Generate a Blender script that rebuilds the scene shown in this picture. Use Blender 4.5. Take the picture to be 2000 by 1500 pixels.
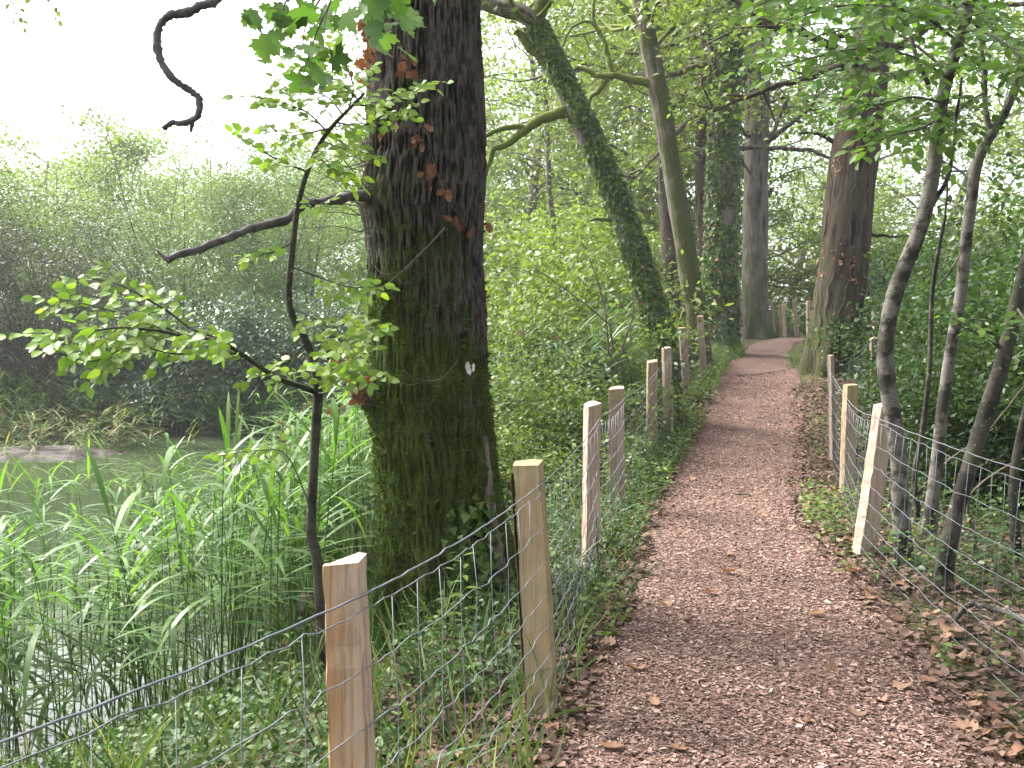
import bpy, math
import numpy as np
from mathutils import Matrix, Vector

for o in list(bpy.data.objects):
    bpy.data.objects.remove(o, do_unlink=True)
SC = bpy.context.scene
COL = SC.collection

# ------------------------------------------------------------------ camera, sky, sun, exposure
F_PX, CAM_H = 2000.0, 1.6
PITCH = math.atan(130.0 / F_PX)
cam_d = bpy.data.cameras.new('camera')
cam_d.sensor_width = 36.0
cam_d.lens = 36.0 * F_PX / 2000.0
cam_d.clip_start = 0.05
cam_d.clip_end = 2000.0
cam = bpy.data.objects.new('camera', cam_d)
COL.objects.link(cam)
cam.location = (0, 0, CAM_H)
cam.rotation_euler = (math.pi / 2 - PITCH, 0, 0)
SC.camera = cam

SUN_EL, SUN_AZ = math.radians(50), math.radians(-62)      # azimuth from +Y towards +X
world = bpy.data.worlds.new('World')
SC.world = world
world.use_nodes = True
nt = world.node_tree
nt.nodes.clear()
sky = nt.nodes.new('ShaderNodeTexSky')
sky.sky_type = 'NISHITA'
sky.sun_disc = False
sky.sun_elevation = SUN_EL
sky.sun_rotation = SUN_AZ
sky.air_density = 1.0
sky.dust_density = 6.0
sky.ozone_density = 1.0
hs = nt.nodes.new('ShaderNodeHueSaturation')
hs.inputs['Saturation'].default_value = 0.42
bg = nt.nodes.new('ShaderNodeBackground')
bg.inputs['Strength'].default_value = 0.15
wo = nt.nodes.new('ShaderNodeOutputWorld')
nt.links.new(sky.outputs[0], hs.inputs['Color'])
nt.links.new(hs.outputs[0], bg.inputs['Color'])
nt.links.new(bg.outputs[0], wo.inputs['Surface'])

sun_d = bpy.data.lights.new('sun', 'SUN')
sun_d.energy = 2.0
sun_d.angle = math.radians(16)
sun_d.color = (1.0, 0.98, 0.94)
sun = bpy.data.objects.new('sun', sun_d)
COL.objects.link(sun)
_sd = Vector((math.sin(SUN_AZ) * math.cos(SUN_EL), math.cos(SUN_AZ) * math.cos(SUN_EL), math.sin(SUN_EL)))
sun.rotation_euler = _sd.to_track_quat('Z', 'Y').to_euler()

SC.view_settings.view_transform = 'Standard'
SC.view_settings.look = 'None'
SC.view_settings.gamma = 1.0
SC.view_settings.use_curve_mapping = False
SC.view_settings.exposure = 2.5
SC.render.engine = 'CYCLES'
cy = SC.cycles
cy.use_denoising = True
cy.max_bounces = 7
cy.diffuse_bounces = 4
cy.glossy_bounces = 3
cy.transmission_bounces = 4
cy.transparent_max_bounces = 4
cy.caustics_reflective = False
cy.caustics_refractive = False
cy.use_adaptive_sampling = True
cy.adaptive_threshold = 0.02
cy.use_light_tree = False
cy.debug_use_spatial_splits = True

# ------------------------------------------------------------------ small maths helpers
RNG = np.random.default_rng(11)
HAZE = 0.0008
CP, SP = math.cos(PITCH), math.sin(PITCH)


def W(px, py, d):
    """world point seen at photo pixel (px, py), d metres ahead"""
    xc, yc = (px - 1000.0) / F_PX, (750.0 - py) / F_PX
    v = np.array([xc, CP + yc * SP, -SP + yc * CP])
    return np.array([0, 0, CAM_H]) + v * (d / v[1])


def WL(lst, d):
    """polyline of photo pixels at depth d (or each with its own depth)"""
    return np.array([W(p[0], p[1], p[2] if len(p) > 2 else d) for p in lst])


def _hash(ix, iy, iz, seed):
    h = (ix.astype(np.int64) * 374761393 + iy.astype(np.int64) * 668265263 + iz.astype(np.int64) * 2147483647 + seed * 1274126177) & 0xFFFFFFFF
    h = ((h ^ (h >> 13)) * 1274126177) & 0xFFFFFFFF
    h = (h ^ (h >> 16)) & 0xFFFFFFFF
    return h / 4294967295.0


def vnoise(p, seed=0):
    p = np.asarray(p, float)
    i = np.floor(p).astype(np.int64)
    f = p - i
    f = f * f * (3 - 2 * f)
    r = 0
    for dx in (0, 1):
        wx = f[:, 0] if dx else 1 - f[:, 0]
        for dy in (0, 1):
            wy = f[:, 1] if dy else 1 - f[:, 1]
            for dz in (0, 1):
                wz = f[:, 2] if dz else 1 - f[:, 2]
                r = r + wx * wy * wz * _hash(i[:, 0] + dx, i[:, 1] + dy, i[:, 2] + dz, seed)
    return r


def fbm(p, oct=3, seed=0):
    p = np.asarray(p, float)
    a, s, r = 1.0, 0.0, 0
    for k in range(oct):
        r = r + a * vnoise(p * (2 ** k) + 17.3 * k, seed + k)
        s += a
        a *= 0.5
    return r / s


def sstep(a, b, x):
    t = np.clip((x - a) / (b - a), 0, 1)
    return t * t * (3 - 2 * t)


def resample(pts, n):
    """smooth (Catmull-Rom) polyline resampled to n points; extra columns (radius) allowed"""
    p = np.asarray(pts, float)
    if len(p) == 2:
        t = np.linspace(0, 1, n)[:, None]
        return p[0] * (1 - t) + p[1] * t
    e = np.vstack([2 * p[0] - p[1], p, 2 * p[-1] - p[-2]])
    seg = np.linspace(0, len(p) - 1 - 1e-9, n)
    i = seg.astype(int)
    t = (seg - i)[:, None]
    a, b, c, d = e[i], e[i + 1], e[i + 2], e[i + 3]
    return 0.5 * ((2 * b) + (c - a) * t + (2 * a - 5 * b + 4 * c - d) * t ** 2 + (3 * b - a - 3 * c + d) * t ** 3)


def norm(v):
    v = np.asarray(v, float)
    return v / np.maximum(np.linalg.norm(v, axis=-1, keepdims=True), 1e-9)


def frames(pts):
    t = norm(np.gradient(pts, axis=0))
    u = np.zeros_like(t)
    ref = np.array([1.0, 0, 0]) if abs(t[0][0]) < 0.8 else np.array([0, 1.0, 0])
    u0 = norm(ref - t[0] * ref.dot(t[0]))
    for k in range(len(pts)):
        u0 = norm(u0 - t[k] * u0.dot(t[k]))
        u[k] = u0
    return t, u, np.cross(t, u)


# ------------------------------------------------------------------ mesh buffer
class Buf:
    def __init__(self):
        self.v, self.q, self.t, self.n, self.ridge = [], [], [], 0, None

    def add(self, v, q=None, t=None):
        v = np.asarray(v, float)
        if q is not None and len(q):
            self.q.append(np.asarray(q, np.int64) + self.n)
        if t is not None and len(t):
            self.t.append(np.asarray(t, np.int64) + self.n)
        self.v.append(v)
        self.n += len(v)

    def tube(self, pts, rad, sides=6, cap=True, wob=0.0, rng=None):
        pts = np.asarray(pts, float)
        n = len(pts)
        rad = np.broadcast_to(np.asarray(rad, float), (n,))
        t, u, w = frames(pts)
        a = np.arange(sides) * 2 * math.pi / sides
        rr = rad[:, None] * np.ones(sides)[None]
        if wob and rng is not None:
            rr = rr * (1 + wob * rng.normal(size=rr.shape))
        ring = pts[:, None, :] + rr[..., None] * (np.cos(a)[None, :, None] * u[:, None, :] + np.sin(a)[None, :, None] * w[:, None, :])
        v = ring.reshape(-1, 3)
        i = np.arange(n - 1)[:, None] * sides
        j = np.arange(sides)[None, :]
        j2 = (j + 1) % sides
        q = np.stack([i + j, i + j2, i + sides + j2, i + sides + j], -1).reshape(-1, 4)
        tri = None
        if cap:
            v = np.vstack([v, pts[0], pts[-1]])
            c0, c1 = n * sides, n * sides + 1
            jj = np.arange(sides)
            jk = (jj + 1) % sides
            b = (n - 1) * sides
            tri = np.vstack([np.stack([np.full(sides, c0), jk, jj], -1), np.stack([np.full(sides, c1), b + jj, b + jk], -1)])
        self.add(v, q, tri)

    def leaves(self, tmpl, pos, axis, nrm, size, wid=None):
        """copies of a leaf template (verts along +Y, normal +Z) placed as geometry"""
        tv, tq, tt = tmpl
        pos = np.asarray(pos, float)
        N = len(pos)
        if N == 0:
            return
        ax = norm(axis)
        nm = norm(np.asarray(nrm) - ax * np.sum(np.asarray(nrm) * ax, -1, keepdims=True))
        sd = np.cross(ax, nm)
        size = np.broadcast_to(np.asarray(size, float), (N,))[:, None, None]
        wd = size if wid is None else np.broadcast_to(np.asarray(wid, float), (N,))[:, None, None]
        v = pos[:, None, :] + tv[None, :, 0:1] * wd * sd[:, None, :] + tv[None, :, 1:2] * size * ax[:, None, :] + tv[None, :, 2:3] * size * nm[:, None, :]
        k = len(tv)
        off = (np.arange(N) * k)[:, None, None]
        q = (tq[None] + off).reshape(-1, 4) if tq is not None else None
        t = (tt[None] + off).reshape(-1, 3) if tt is not None else None
        self.add(v.reshape(-1, 3), q, t)

    def mesh(self, name, mat, origin=(0, 0, 0), smooth=True):
        me = bpy.data.meshes.new(name)
        v = np.vstack(self.v) - np.asarray(origin, float)
        q = np.vstack(self.q) if self.q else np.zeros((0, 4), np.int64)
        t = np.vstack(self.t) if self.t else np.zeros((0, 3), np.int64)
        me.vertices.add(len(v))
        me.vertices.foreach_set('co', v.astype(np.float32).ravel())
        nl = q.size + t.size
        me.loops.add(nl)
        me.loops.foreach_set('vertex_index', np.concatenate([q.ravel(), t.ravel()]).astype(np.int32))
        npoly = len(q) + len(t)
        me.polygons.add(npoly)
        ls = np.concatenate([np.arange(len(q)) * 4, q.size + np.arange(len(t)) * 3]).astype(np.int32)
        me.polygons.foreach_set('loop_start', ls)
        if smooth == 'flat':
            me.polygons.foreach_set('use_smooth', np.zeros(npoly, bool))
        else:
            me.polygons.foreach_set('use_smooth', np.ones(npoly, bool))
        me.update(calc_edges=True)
        if self.ridge is not None:
            me.attributes.new('ridge', 'FLOAT', 'POINT').data.foreach_set('value', self.ridge.astype(np.float32))
        if mat is not None:
            me.materials.append(mat)
        return me

    def build(self, name, mat, parent=None, origin=(0, 0, 0), smooth=True):
        o = bpy.data.objects.new(name, self.mesh(name, mat, origin, smooth))
        COL.objects.link(o)
        if parent is not None:
            o.parent = parent
        else:
            o.location = origin
        return o


def tag(o, label=None, cat=None, group=None, kind=None):
    if label:
        o['label'] = label
    if cat:
        o['category'] = cat
    if group:
        o['group'] = group
    if kind:
        o['kind'] = kind
    return o


def thing(name, loc, label, cat, group=None):
    o = bpy.data.objects.new(name, None)
    o.empty_display_size = 0.1
    COL.objects.link(o)
    o.location = loc
    return tag(o, label, cat, group)


def child(name, mesh, parent, mat4=None):
    o = bpy.data.objects.new(name, mesh)
    COL.objects.link(o)
    o.parent = parent
    if mat4 is not None:
        o.matrix_local = mat4
    return o


def copy_thing(src, loc, rotz, scale, label, group=None):
    c = src.copy()
    COL.objects.link(c)
    c.location = loc
    c.rotation_euler = (0, 0, rotz)
    c.scale = scale if hasattr(scale, '__len__') else (scale,) * 3
    c['label'] = label
    if group:
        c['group'] = group
    for ch in list(src.children):
        k = ch.copy()
        COL.objects.link(k)
        k.parent = c
    return c


def basis(pos, axis, nrm, size, wid=None):
    ax = norm(axis)
    nm = norm(np.asarray(nrm, float) - ax * np.dot(nrm, ax))
    sd = np.cross(ax, nm)
    w = size if wid is None else wid
    m = np.eye(4)
    m[:3, 0], m[:3, 1], m[:3, 2], m[:3, 3] = sd * w, ax * size, nm * size, pos
    return Matrix(m.tolist())


# ------------------------------------------------------------------ leaf templates
A = np.array
T_FAR = (A([[0, 0, 0], [-.27, .42, .05], [0, 1, -.04], [.27, .42, .05]], float), A([[0, 3, 2, 1]]), None)
T_LEAF = (A([[0, 0, 0], [-.30, .28, .06], [-.27, .66, .05], [0, 1, -.10], [.27, .66, .05], [.30, .28, .06], [0, .5, -.02]], float),
          A([[0, 6, 2, 1], [0, 5, 4, 6]]), A([[6, 3, 2], [6, 4, 3]]))


def fan_leaf(half, cen, curl=0.0, fold=0.0):
    """outline given for the right half (base to tip), mirrored, filled as a fan round points on the midrib"""
    h = A(half, float)
    L = h[1:-1].copy()
    L[:, 0] *= -1
    out = np.vstack([h, L[::-1]])
    v = np.vstack([out, [cen]])
    z = fold * np.abs(v[:, 0]) + curl * (v[:, 1] - .4) ** 2
    v = np.column_stack([v, z])
    n = len(out)
    i = np.arange(n)
    return (v, None, np.stack([np.full(n, n), i, (i + 1) % n], -1))


T_OVATE = fan_leaf([(0, 0), (.16, .05), (.27, .18), (.31, .36), (.27, .58), (.19, .78), (.08, .93), (0, 1)], (0, .42), -.18, .14)
T_MAPLE = fan_leaf([(0, 0), (.13, -.08), (.32, -.10), (.29, .04), (.62, .10), (.55, .24), (.78, .46), (.56, .45), (.44, .58), (.24, .46), (.31, .76), (.15, .78), (0, 1.05)], (0, .3), -.12, .12)
T_DRY = fan_leaf([(0, 0), (.10, .06), (.30, .14), (.20, .24), (.40, .38), (.24, .46), (.40, .64), (.20, .70), (.22, .86), (0, 1)], (0, .45), .55, .35)
T_IVY = fan_leaf([(0, 0), (.28, -.10), (.52, .10), (.30, .38), (.22, .62), (0, 1)], (0, .3), -.1, .1)

# ------------------------------------------------------------------ materials
class NT:
    def __init__(self, name):
        self.m = bpy.data.materials.new(name)
        self.m.use_nodes = True
        self.t = self.m.node_tree
        self.t.nodes.clear()
        self.out = self.t.nodes.new('ShaderNodeOutputMaterial')

    def n(self, typ, **kw):
        nd = self.t.nodes.new('ShaderNode' + typ)
        for k, v in kw.items():
            setattr(nd, k, v)
        return nd

    def l(self, a, b):
        self.t.links.new(a, b)

    def val(self, nd, key, v):
        if hasattr(v, 'is_linked'):
            self.l(v, nd.inputs[key])
        else:
            nd.inputs[key].default_value = v

    def math(self, op, a, b=0.0, c=None):
        nd = self.n('Math', operation=op)
        self.val(nd, 0, a)
        self.val(nd, 1, b)
        if c is not None:
            self.val(nd, 2, c)
        return nd.outputs[0]

    def ramp(self, fac, stops, interp='LINEAR'):
        nd = self.n('ValToRGB')
        cr = nd.color_ramp
        cr.interpolation = interp
        while len(cr.elements) < len(stops):
            cr.elements.new(0.5)
        for e, (p, c) in zip(cr.elements, stops):
            e.position = p
            e.color = tuple(c) + (1,) if len(c) == 3 else c
        self.l(fac, nd.inputs[0])
        return nd.outputs[0]

    def mix(self, fac, a, b, blend='MIX'):
        nd = self.n('MixRGB', blend_type=blend)
        self.val(nd, 0, fac)
        for k, v in ((1, a), (2, b)):
            if hasattr(v, 'is_linked'):
                self.l(v, nd.inputs[k])
            else:
                nd.inputs[k].default_value = tuple(v) + (1,) if len(v) == 3 else v
        return nd.outputs[0]

    def noise(self, vec, scale, detail=3, rough=0.55, dist=0.0):
        nd = self.n('TexNoise')
        nd.inputs['Scale'].default_value = scale
        nd.inputs['Detail'].default_value = detail
        nd.inputs['Roughness'].default_value = rough
        nd.inputs['Distortion'].default_value = dist
        self.l(vec, nd.inputs['Vector'])
        return nd.outputs[0]

    def mapping(self, vec, scale=(1, 1, 1), rot=(0, 0, 0)):
        nd = self.n('Mapping')
        nd.inputs['Scale'].default_value = scale
        nd.inputs['Rotation'].default_value = rot
        self.l(vec, nd.inputs['Vector'])
        return nd.outputs[0]

    def bump(self, h, strength, dist):
        nd = self.n('Bump')
        nd.inputs['Strength'].default_value = strength
        nd.inputs['Distance'].default_value = dist
        self.l(h, nd.inputs['Height'])
        return nd.outputs[0]

    def principled(self, col, rough=0.7, spec=0.3, normal=None, metal=0.0):
        nd = self.n('BsdfPrincipled')
        if hasattr(col, 'is_linked'):
            self.l(col, nd.inputs['Base Color'])
        else:
            nd.inputs['Base Color'].default_value = tuple(col) + (1,)
        self.val(nd, 'Roughness', rough)
        nd.inputs['Specular IOR Level'].default_value = spec
        nd.inputs['Metallic'].default_value = metal
        if normal is not None:
            self.l(normal, nd.inputs['Normal'])
        return nd.outputs[0]

    def done(self, sh):
        self.l(sh, self.out.inputs['Surface'])
        return self.m


def leaf_mat(name, cols, trans=0.4, rough=0.42, spec=0.45, tmul=(1.25, 1.35, 0.55), clump=1.2):
    k = NT(name)
    spec *= .7
    geo = k.n('NewGeometry')
    oi = k.n('ObjectInfo')
    r = k.math('FRACT', k.math('ADD', geo.outputs['Random Per Island'], oi.outputs['Random']))
    st = [(i / (len(cols) - 1), c) for i, c in enumerate(cols)]
    col = k.ramp(r, st)
    nz = k.noise(geo.outputs['Position'], clump, 2)
    v = k.n('MapRange')
    v.inputs[1].default_value, v.inputs[2].default_value = 0.3, 0.7
    v.inputs[3].default_value, v.inputs[4].default_value = 0.72, 1.28
    k.l(nz, v.inputs[0])
    hsv = k.n('HueSaturation')
    k.l(v.outputs[0], hsv.inputs['Value'])
    k.l(col, hsv.inputs['Color'])
    c = hsv.outputs[0]
    p = k.principled(c, rough, spec)
    tr = k.n('BsdfTranslucent')
    k.l(k.mix(1.0, c, tmul, 'MULTIPLY'), tr.inputs['Color'])
    mx = k.n('MixShader')
    mx.inputs[0].default_value = trans
    k.l(p, mx.inputs[1])
    k.l(tr.outputs[0], mx.inputs[2])
    return k.done(mx.outputs[0])


def bark_mat(name, dark, light, moss=(0.035, 0.055, 0.012), moss_amt=0.4, moss_top=2.5, scale=1.0, bump=0.02, side=(-0.3, -0.5)):
    """furrowed bark, moss thicker low down and on one side"""
    k = NT(name)
    tc = k.n('TexCoord').outputs['Object']
    st = k.mapping(tc, (22 * scale, 22 * scale, 3.2 * scale))
    n1 = k.noise(st, 1.0, 4, 0.6, 0.6)
    n2 = k.noise(k.mapping(tc, (60 * scale, 60 * scale, 14 * scale)), 1.0, 3)
    n3 = k.noise(tc, 3.0, 3)
    h = k.math('ADD', n1, k.math('MULTIPLY', n2, 0.35))
    at_ = k.n('Attribute', attribute_name='ridge')
    col = k.ramp(k.math('ADD', n1, k.math('MULTIPLY', at_.outputs['Fac'], .55)), [(0.32, [c * .6 for c in dark]), (0.50, [(a_ + b_) / 2 for a_, b_ in zip(dark, light)]), (0.68, [c * 1.15 for c in light])])  # furrows darker by ridge height: own tone plus crevice shade in the colour
    col = k.mix(k.math('MULTIPLY', n2, 0.5), col, [c * 0.55 for c in dark])
    sep = k.n('SeparateXYZ')
    k.l(tc, sep.inputs[0])
    hz = k.n('MapRange')
    hz.inputs[1].default_value, hz.inputs[2].default_value = 0.0, moss_top
    hz.inputs[3].default_value, hz.inputs[4].default_value = 1.0, 0.0
    k.l(sep.outputs[2], hz.inputs[0])
    geo = k.n('NewGeometry')
    dt = k.n('VectorMath', operation='DOT_PRODUCT')
    k.l(geo.outputs['Normal'], dt.inputs[0])
    dt.inputs[1].default_value = (side[0], side[1], 0.25)
    f = k.math('ADD', k.math('MULTIPLY', hz.outputs[0], 0.55), k.math('MULTIPLY', dt.outputs['Value'], 0.35))
    f = k.math('ADD', f, k.math('MULTIPLY', k.math('SUBTRACT', n3, 0.5), 1.3))
    f = k.math('ADD', f, moss_amt - 0.5)
    fm = k.n('MapRange')
    fm.inputs[1].default_value, fm.inputs[2].default_value = 0.10, 0.42
    k.l(f, fm.inputs[0])
    n4 = k.noise(tc, 90.0, 3)
    mc = k.ramp(n4, [(0.3, [c * 0.5 for c in moss]), (0.7, [c * 1.6 for c in moss])])
    col = k.mix(fm.outputs[0], col, mc)
    hh = k.math('ADD', h, k.math('MULTIPLY', n4, 0.4))
    return k.done(k.principled(col, 0.9, 0.15, k.bump(hh, 0.9, bump)))


def wood_mat(name, base, dark, warm, grain=1.0):
    k = NT(name)
    tc = k.n('TexCoord').outputs['Object']
    oi = k.n('ObjectInfo')
    off = k.n('VectorMath', operation='ADD')
    k.l(tc, off.inputs[0])
    cmb = k.n('CombineXYZ')
    k.l(k.math('MULTIPLY', oi.outputs['Random'], 37.0), cmb.inputs[0])
    k.l(k.math('MULTIPLY', oi.outputs['Random'], 11.0), cmb.inputs[2])
    k.l(cmb.outputs[0], off.inputs[1])
    p = off.outputs[0]
    g = k.noise(k.mapping(p, (70 * grain, 70 * grain, 3)), 1.0, 4, 0.6, 0.8)
    b = k.noise(k.mapping(p, (9, 9, 1.6)), 1.0, 3)
    c = k.ramp(g, [(0.32, dark), (0.52, base), (0.75, [min(1, x * 1.18) for x in base])])
    c = k.mix(k.ramp(b, [(0.47, (0, 0, 0)), (0.60, (0.85, 0.85, 0.85))]), c, k.mix(g, [x * .55 for x in warm], [x * 1.3 for x in warm]))
    crk = k.noise(k.mapping(p, (45, 45, 0.9)), 1.0, 2)
    c = k.mix(k.ramp(crk, [(0.26, (1, 1, 1)), (0.31, (0, 0, 0))]), c, [x * 0.3 for x in dark])
    return k.done(k.principled(c, 0.8, 0.2, k.bump(g, 0.5, 0.006)))


def plain_mat(name, col, rough=0.7, spec=0.3, var=0.3, scale=8.0, metal=0.0, bump=0.0):
    k = NT(name)
    tc = k.n('TexCoord').outputs['Object']
    n = k.noise(tc, scale, 4)
    c = k.ramp(n, [(0.3, [x * (1 - var) for x in col]), (0.7, [x * (1 + var) for x in col])])
    nm = k.bump(n, 0.6, bump) if bump else None
    return k.done(k.principled(c, rough, spec, nm, metal))


M = {}
M['willow'] = leaf_mat('willow_leaf', [(.07, .115, .042), (.115, .172, .065), (.16, .22, .098)], .38, .45, .45, clump=.35)
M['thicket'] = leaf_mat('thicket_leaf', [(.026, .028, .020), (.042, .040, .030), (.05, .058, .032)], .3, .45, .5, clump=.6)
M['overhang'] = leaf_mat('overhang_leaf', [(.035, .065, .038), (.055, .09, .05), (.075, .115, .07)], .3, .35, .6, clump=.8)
M['hazel'] = leaf_mat('hazel_leaf', [(.05, .085, .024), (.085, .13, .034), (.135, .175, .05)], .45, .45, .4, clump=.9)
M['herb'] = leaf_mat('herb_leaf', [(.055, .10, .02), (.09, .15, .03), (.13, .19, .04)], .42, .45, .4, clump=1.6)
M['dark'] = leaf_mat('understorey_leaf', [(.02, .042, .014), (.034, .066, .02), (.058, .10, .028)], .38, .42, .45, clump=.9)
M['oakleaf'] = leaf_mat('oak_leaf', [(.065, .10, .025), (.105, .15, .035), (.155, .195, .05)], .42, .45, .4, clump=.7)
M['farleaf'] = leaf_mat('far_leaf', [(.09, .135, .035), (.14, .195, .05), (.19, .245, .07)], .42, .45, .4, clump=.25)
M['spray'] = leaf_mat('hornbeam_leaf', [(.11, .19, .028), (.15, .25, .038), (.21, .29, .05)], .5, .45, .35, clump=3)
M['bough'] = leaf_mat('bough_leaf', [(.06, .125, .022), (.09, .175, .028), (.13, .22, .038)], .5, .42, .45, clump=1.6)
M['maple'] = leaf_mat('maple_leaf', [(.05, .11, .025), (.075, .15, .035), (.11, .185, .05)], .42, .45, .4, clump=2)
M['ivy'] = leaf_mat('ivy_leaf', [(.035, .07, .018), (.07, .125, .03), (.15, .21, .05)], .36, .4, .4, clump=2)
M['cover'] = leaf_mat('ground_cover_leaf', [(.022, .048, .016), (.042, .08, .024), (.075, .12, .035)], .3, .5, .3, clump=1.5)
M['reed'] = leaf_mat('reed_leaf', [(.048, .105, .024), (.075, .15, .032), (.115, .195, .045)], .45, .42, .38, clump=1.5)
M['reedblue'] = leaf_mat('blue_reed_leaf', [(.06, .11, .06), (.09, .145, .085), (.12, .175, .10)], .35, .35, .6, clump=1.2)
M['drygrass'] = leaf_mat('dry_grass', [(.10, .13, .045), (.08, .13, .035), (.20, .17, .09)], .3, .6, .2, clump=2)
M['plume'] = leaf_mat('reed_plume', [(.13, .075, .055), (.17, .10, .075), (.20, .125, .10)], .2, .8, .1, clump=4)
M['dry'] = leaf_mat('dry_leaf', [(.13, .066, .036), (.19, .105, .062), (.25, .155, .105), (.17, .08, .038)], .2, .6, .25, tmul=(1.2, .9, .5), clump=5)
M['rust'] = leaf_mat('rust_leaf', [(.13, .055, .03), (.19, .09, .05), (.15, .08, .05)], .2, .55, .3, tmul=(1.3, .8, .4), clump=5)
M['chips'] = leaf_mat('wood_chip', [(.044, .025, .020), (.103, .060, .047), (.166, .101, .080), (.228, .145, .118), (.33, .235, .198)], 0.0, .8, .2, clump=1.0)
M['litter'] = leaf_mat('leaf_litter', [(.03, .019, .015), (.07, .042, .031), (.12, .072, .053), (.17, .11, .085), (.05, .035, .028)], .1, .75, .2, clump=2)

M['bark_oak'] = bark_mat('oak_bark', (.016, .012, .010), (.075, .062, .052), (.030, .048, .009), .42, 2.6, 1.0, .010, (-.5, -.3))
M['bark_ivy'] = bark_mat('ivied_bark', (.05, .044, .036), (.18, .155, .13), (.06, .085, .02), .36, 4.0, .9, .02)
M['bark_moss'] = bark_mat('mossy_bark', (.06, .055, .04), (.15, .13, .10), (.050, .060, .018), .46, 12, .9, .02, (.6, -.3))
M['bark_right'] = bark_mat('brown_oak_bark', (.024, .018, .013), (.072, .055, .040), (.04, .045, .015), .16, 3.0, .9, .03, (-.6, -.2))
M['bark_far'] = bark_mat('far_bark', (.05, .045, .037), (.14, .125, .105), (.05, .062, .025), .24, 4, .6, .03)


def sapling_bark(name, base, dark, lichen, dark_at, lich_at):
    """smooth bark, cross banded, blotched dark and spotted with pale lichen"""
    k = NT(name)
    tc = k.n('TexCoord').outputs['Object']
    n1 = k.noise(tc, 7, 4, .6)
    n2 = k.noise(k.mapping(tc, (30, 30, 110)), 1.0, 3)
    n3 = k.noise(tc, 38, 3)
    n4 = k.noise(tc, 3.2, 3)
    c = k.ramp(n2, [(.3, [x * .7 for x in base]), (.7, [x * 1.2 for x in base])])
    c = k.mix(k.ramp(n1, [(dark_at, (1, 1, 1)), (dark_at + .10, (0, 0, 0))]), c, dark)
    c = k.mix(k.ramp(n4, [(.5, (0, 0, 0)), (.7, (.55, .55, .55))]), c, (.055, .065, .03))
    c = k.mix(k.ramp(n3, [(lich_at, (0, 0, 0)), (lich_at + .06, (1, 1, 1))]), c, lichen)
    return k.done(k.principled(c, .85, .2, k.bump(k.math('ADD', n2, n1), .7, .004)))


M['bark_sap'] = sapling_bark('smooth_grey_bark', (.125, .114, .10), (.025, .022, .018), (.26, .26, .245), .44, .68)
M['bark_sapd'] = sapling_bark('dark_sapling_bark', (.05, .044, .034), (.016, .015, .011), (.19, .21, .185), .45, .66)
M['twig'] = plain_mat('twig_bark', (.085, .07, .055), .85, .15, .4, 12)
M['deadlimb'] = plain_mat('dead_limb_bark', (.075, .068, .07), .9, .1, .45, 20, bump=.01)
M['moss_limb'] = bark_mat('mossy_limb', (.05, .045, .03), (.12, .10, .07), (.08, .10, .02), .75, 20, 1.2, .008, (0, 0))

M['post_fresh'] = wood_mat('fresh_split_wood', (.37, .285, .215), (.19, .13, .095), (.38, .225, .11))
M['post_pale'] = wood_mat('pale_split_wood', (.40, .30, .235), (.22, .155, .12), (.36, .26, .18))
M['post_olive'] = wood_mat('weathered_olive_wood', (.25, .185, .105), (.14, .10, .06), (.29, .225, .13))
M['post_brown'] = wood_mat('weathered_brown_wood', (.27, .195, .14), (.15, .10, .075), (.24, .19, .12))
M['post_bark'] = plain_mat('post_bark', (.05, .028, .018), .9, .1, .4, 15, bump=.006)
M['wire'] = plain_mat('galvanised_wire', (.15, .16, .185), .5, .4, .2, 30, metal=.4)
M['scar'] = plain_mat('bare_scar', (.50, .47, .47), .8, .2, .25, 60)
M['darkwood'] = plain_mat('dark_brown', (.03, .022, .016), .9, .1, .4, 20, bump=.01)


def ground_mat():
    k = NT('forest_floor')
    g = k.n('NewGeometry').outputs['Position']
    n1 = k.noise(g, 0.8, 4)
    n2 = k.noise(g, 14, 4, .65)
    vor = k.n('TexVoronoi')
    vor.inputs['Scale'].default_value = 26
    k.l(g, vor.inputs['Vector'])
    litter = k.ramp(k.math('FRACT', k.math('MULTIPLY', vor.outputs['Color'], 3.7)), [(0, (.028, .018, .013)), (.5, (.065, .038, .026)), (.85, (.11, .065, .045)), (1, (.15, .095, .07))])
    soil = k.ramp(n2, [(.3, (.018, .014, .010)), (.7, (.06, .045, .03))])
    green = k.ramp(n2, [(.3, (.018, .03, .008)), (.7, (.05, .075, .02))])
    c = k.mix(k.ramp(n2, [(.42, (0, 0, 0)), (.6, (1, 1, 1))]), soil, litter)
    c = k.mix(k.ramp(n1, [(.42, (0, 0, 0)), (.62, (.8, .8, .8))]), c, green)
    return k.done(k.principled(c, .95, .1, k.bump(k.math('ADD', n2, vor.outputs['Distance']), .8, .03)))


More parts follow.
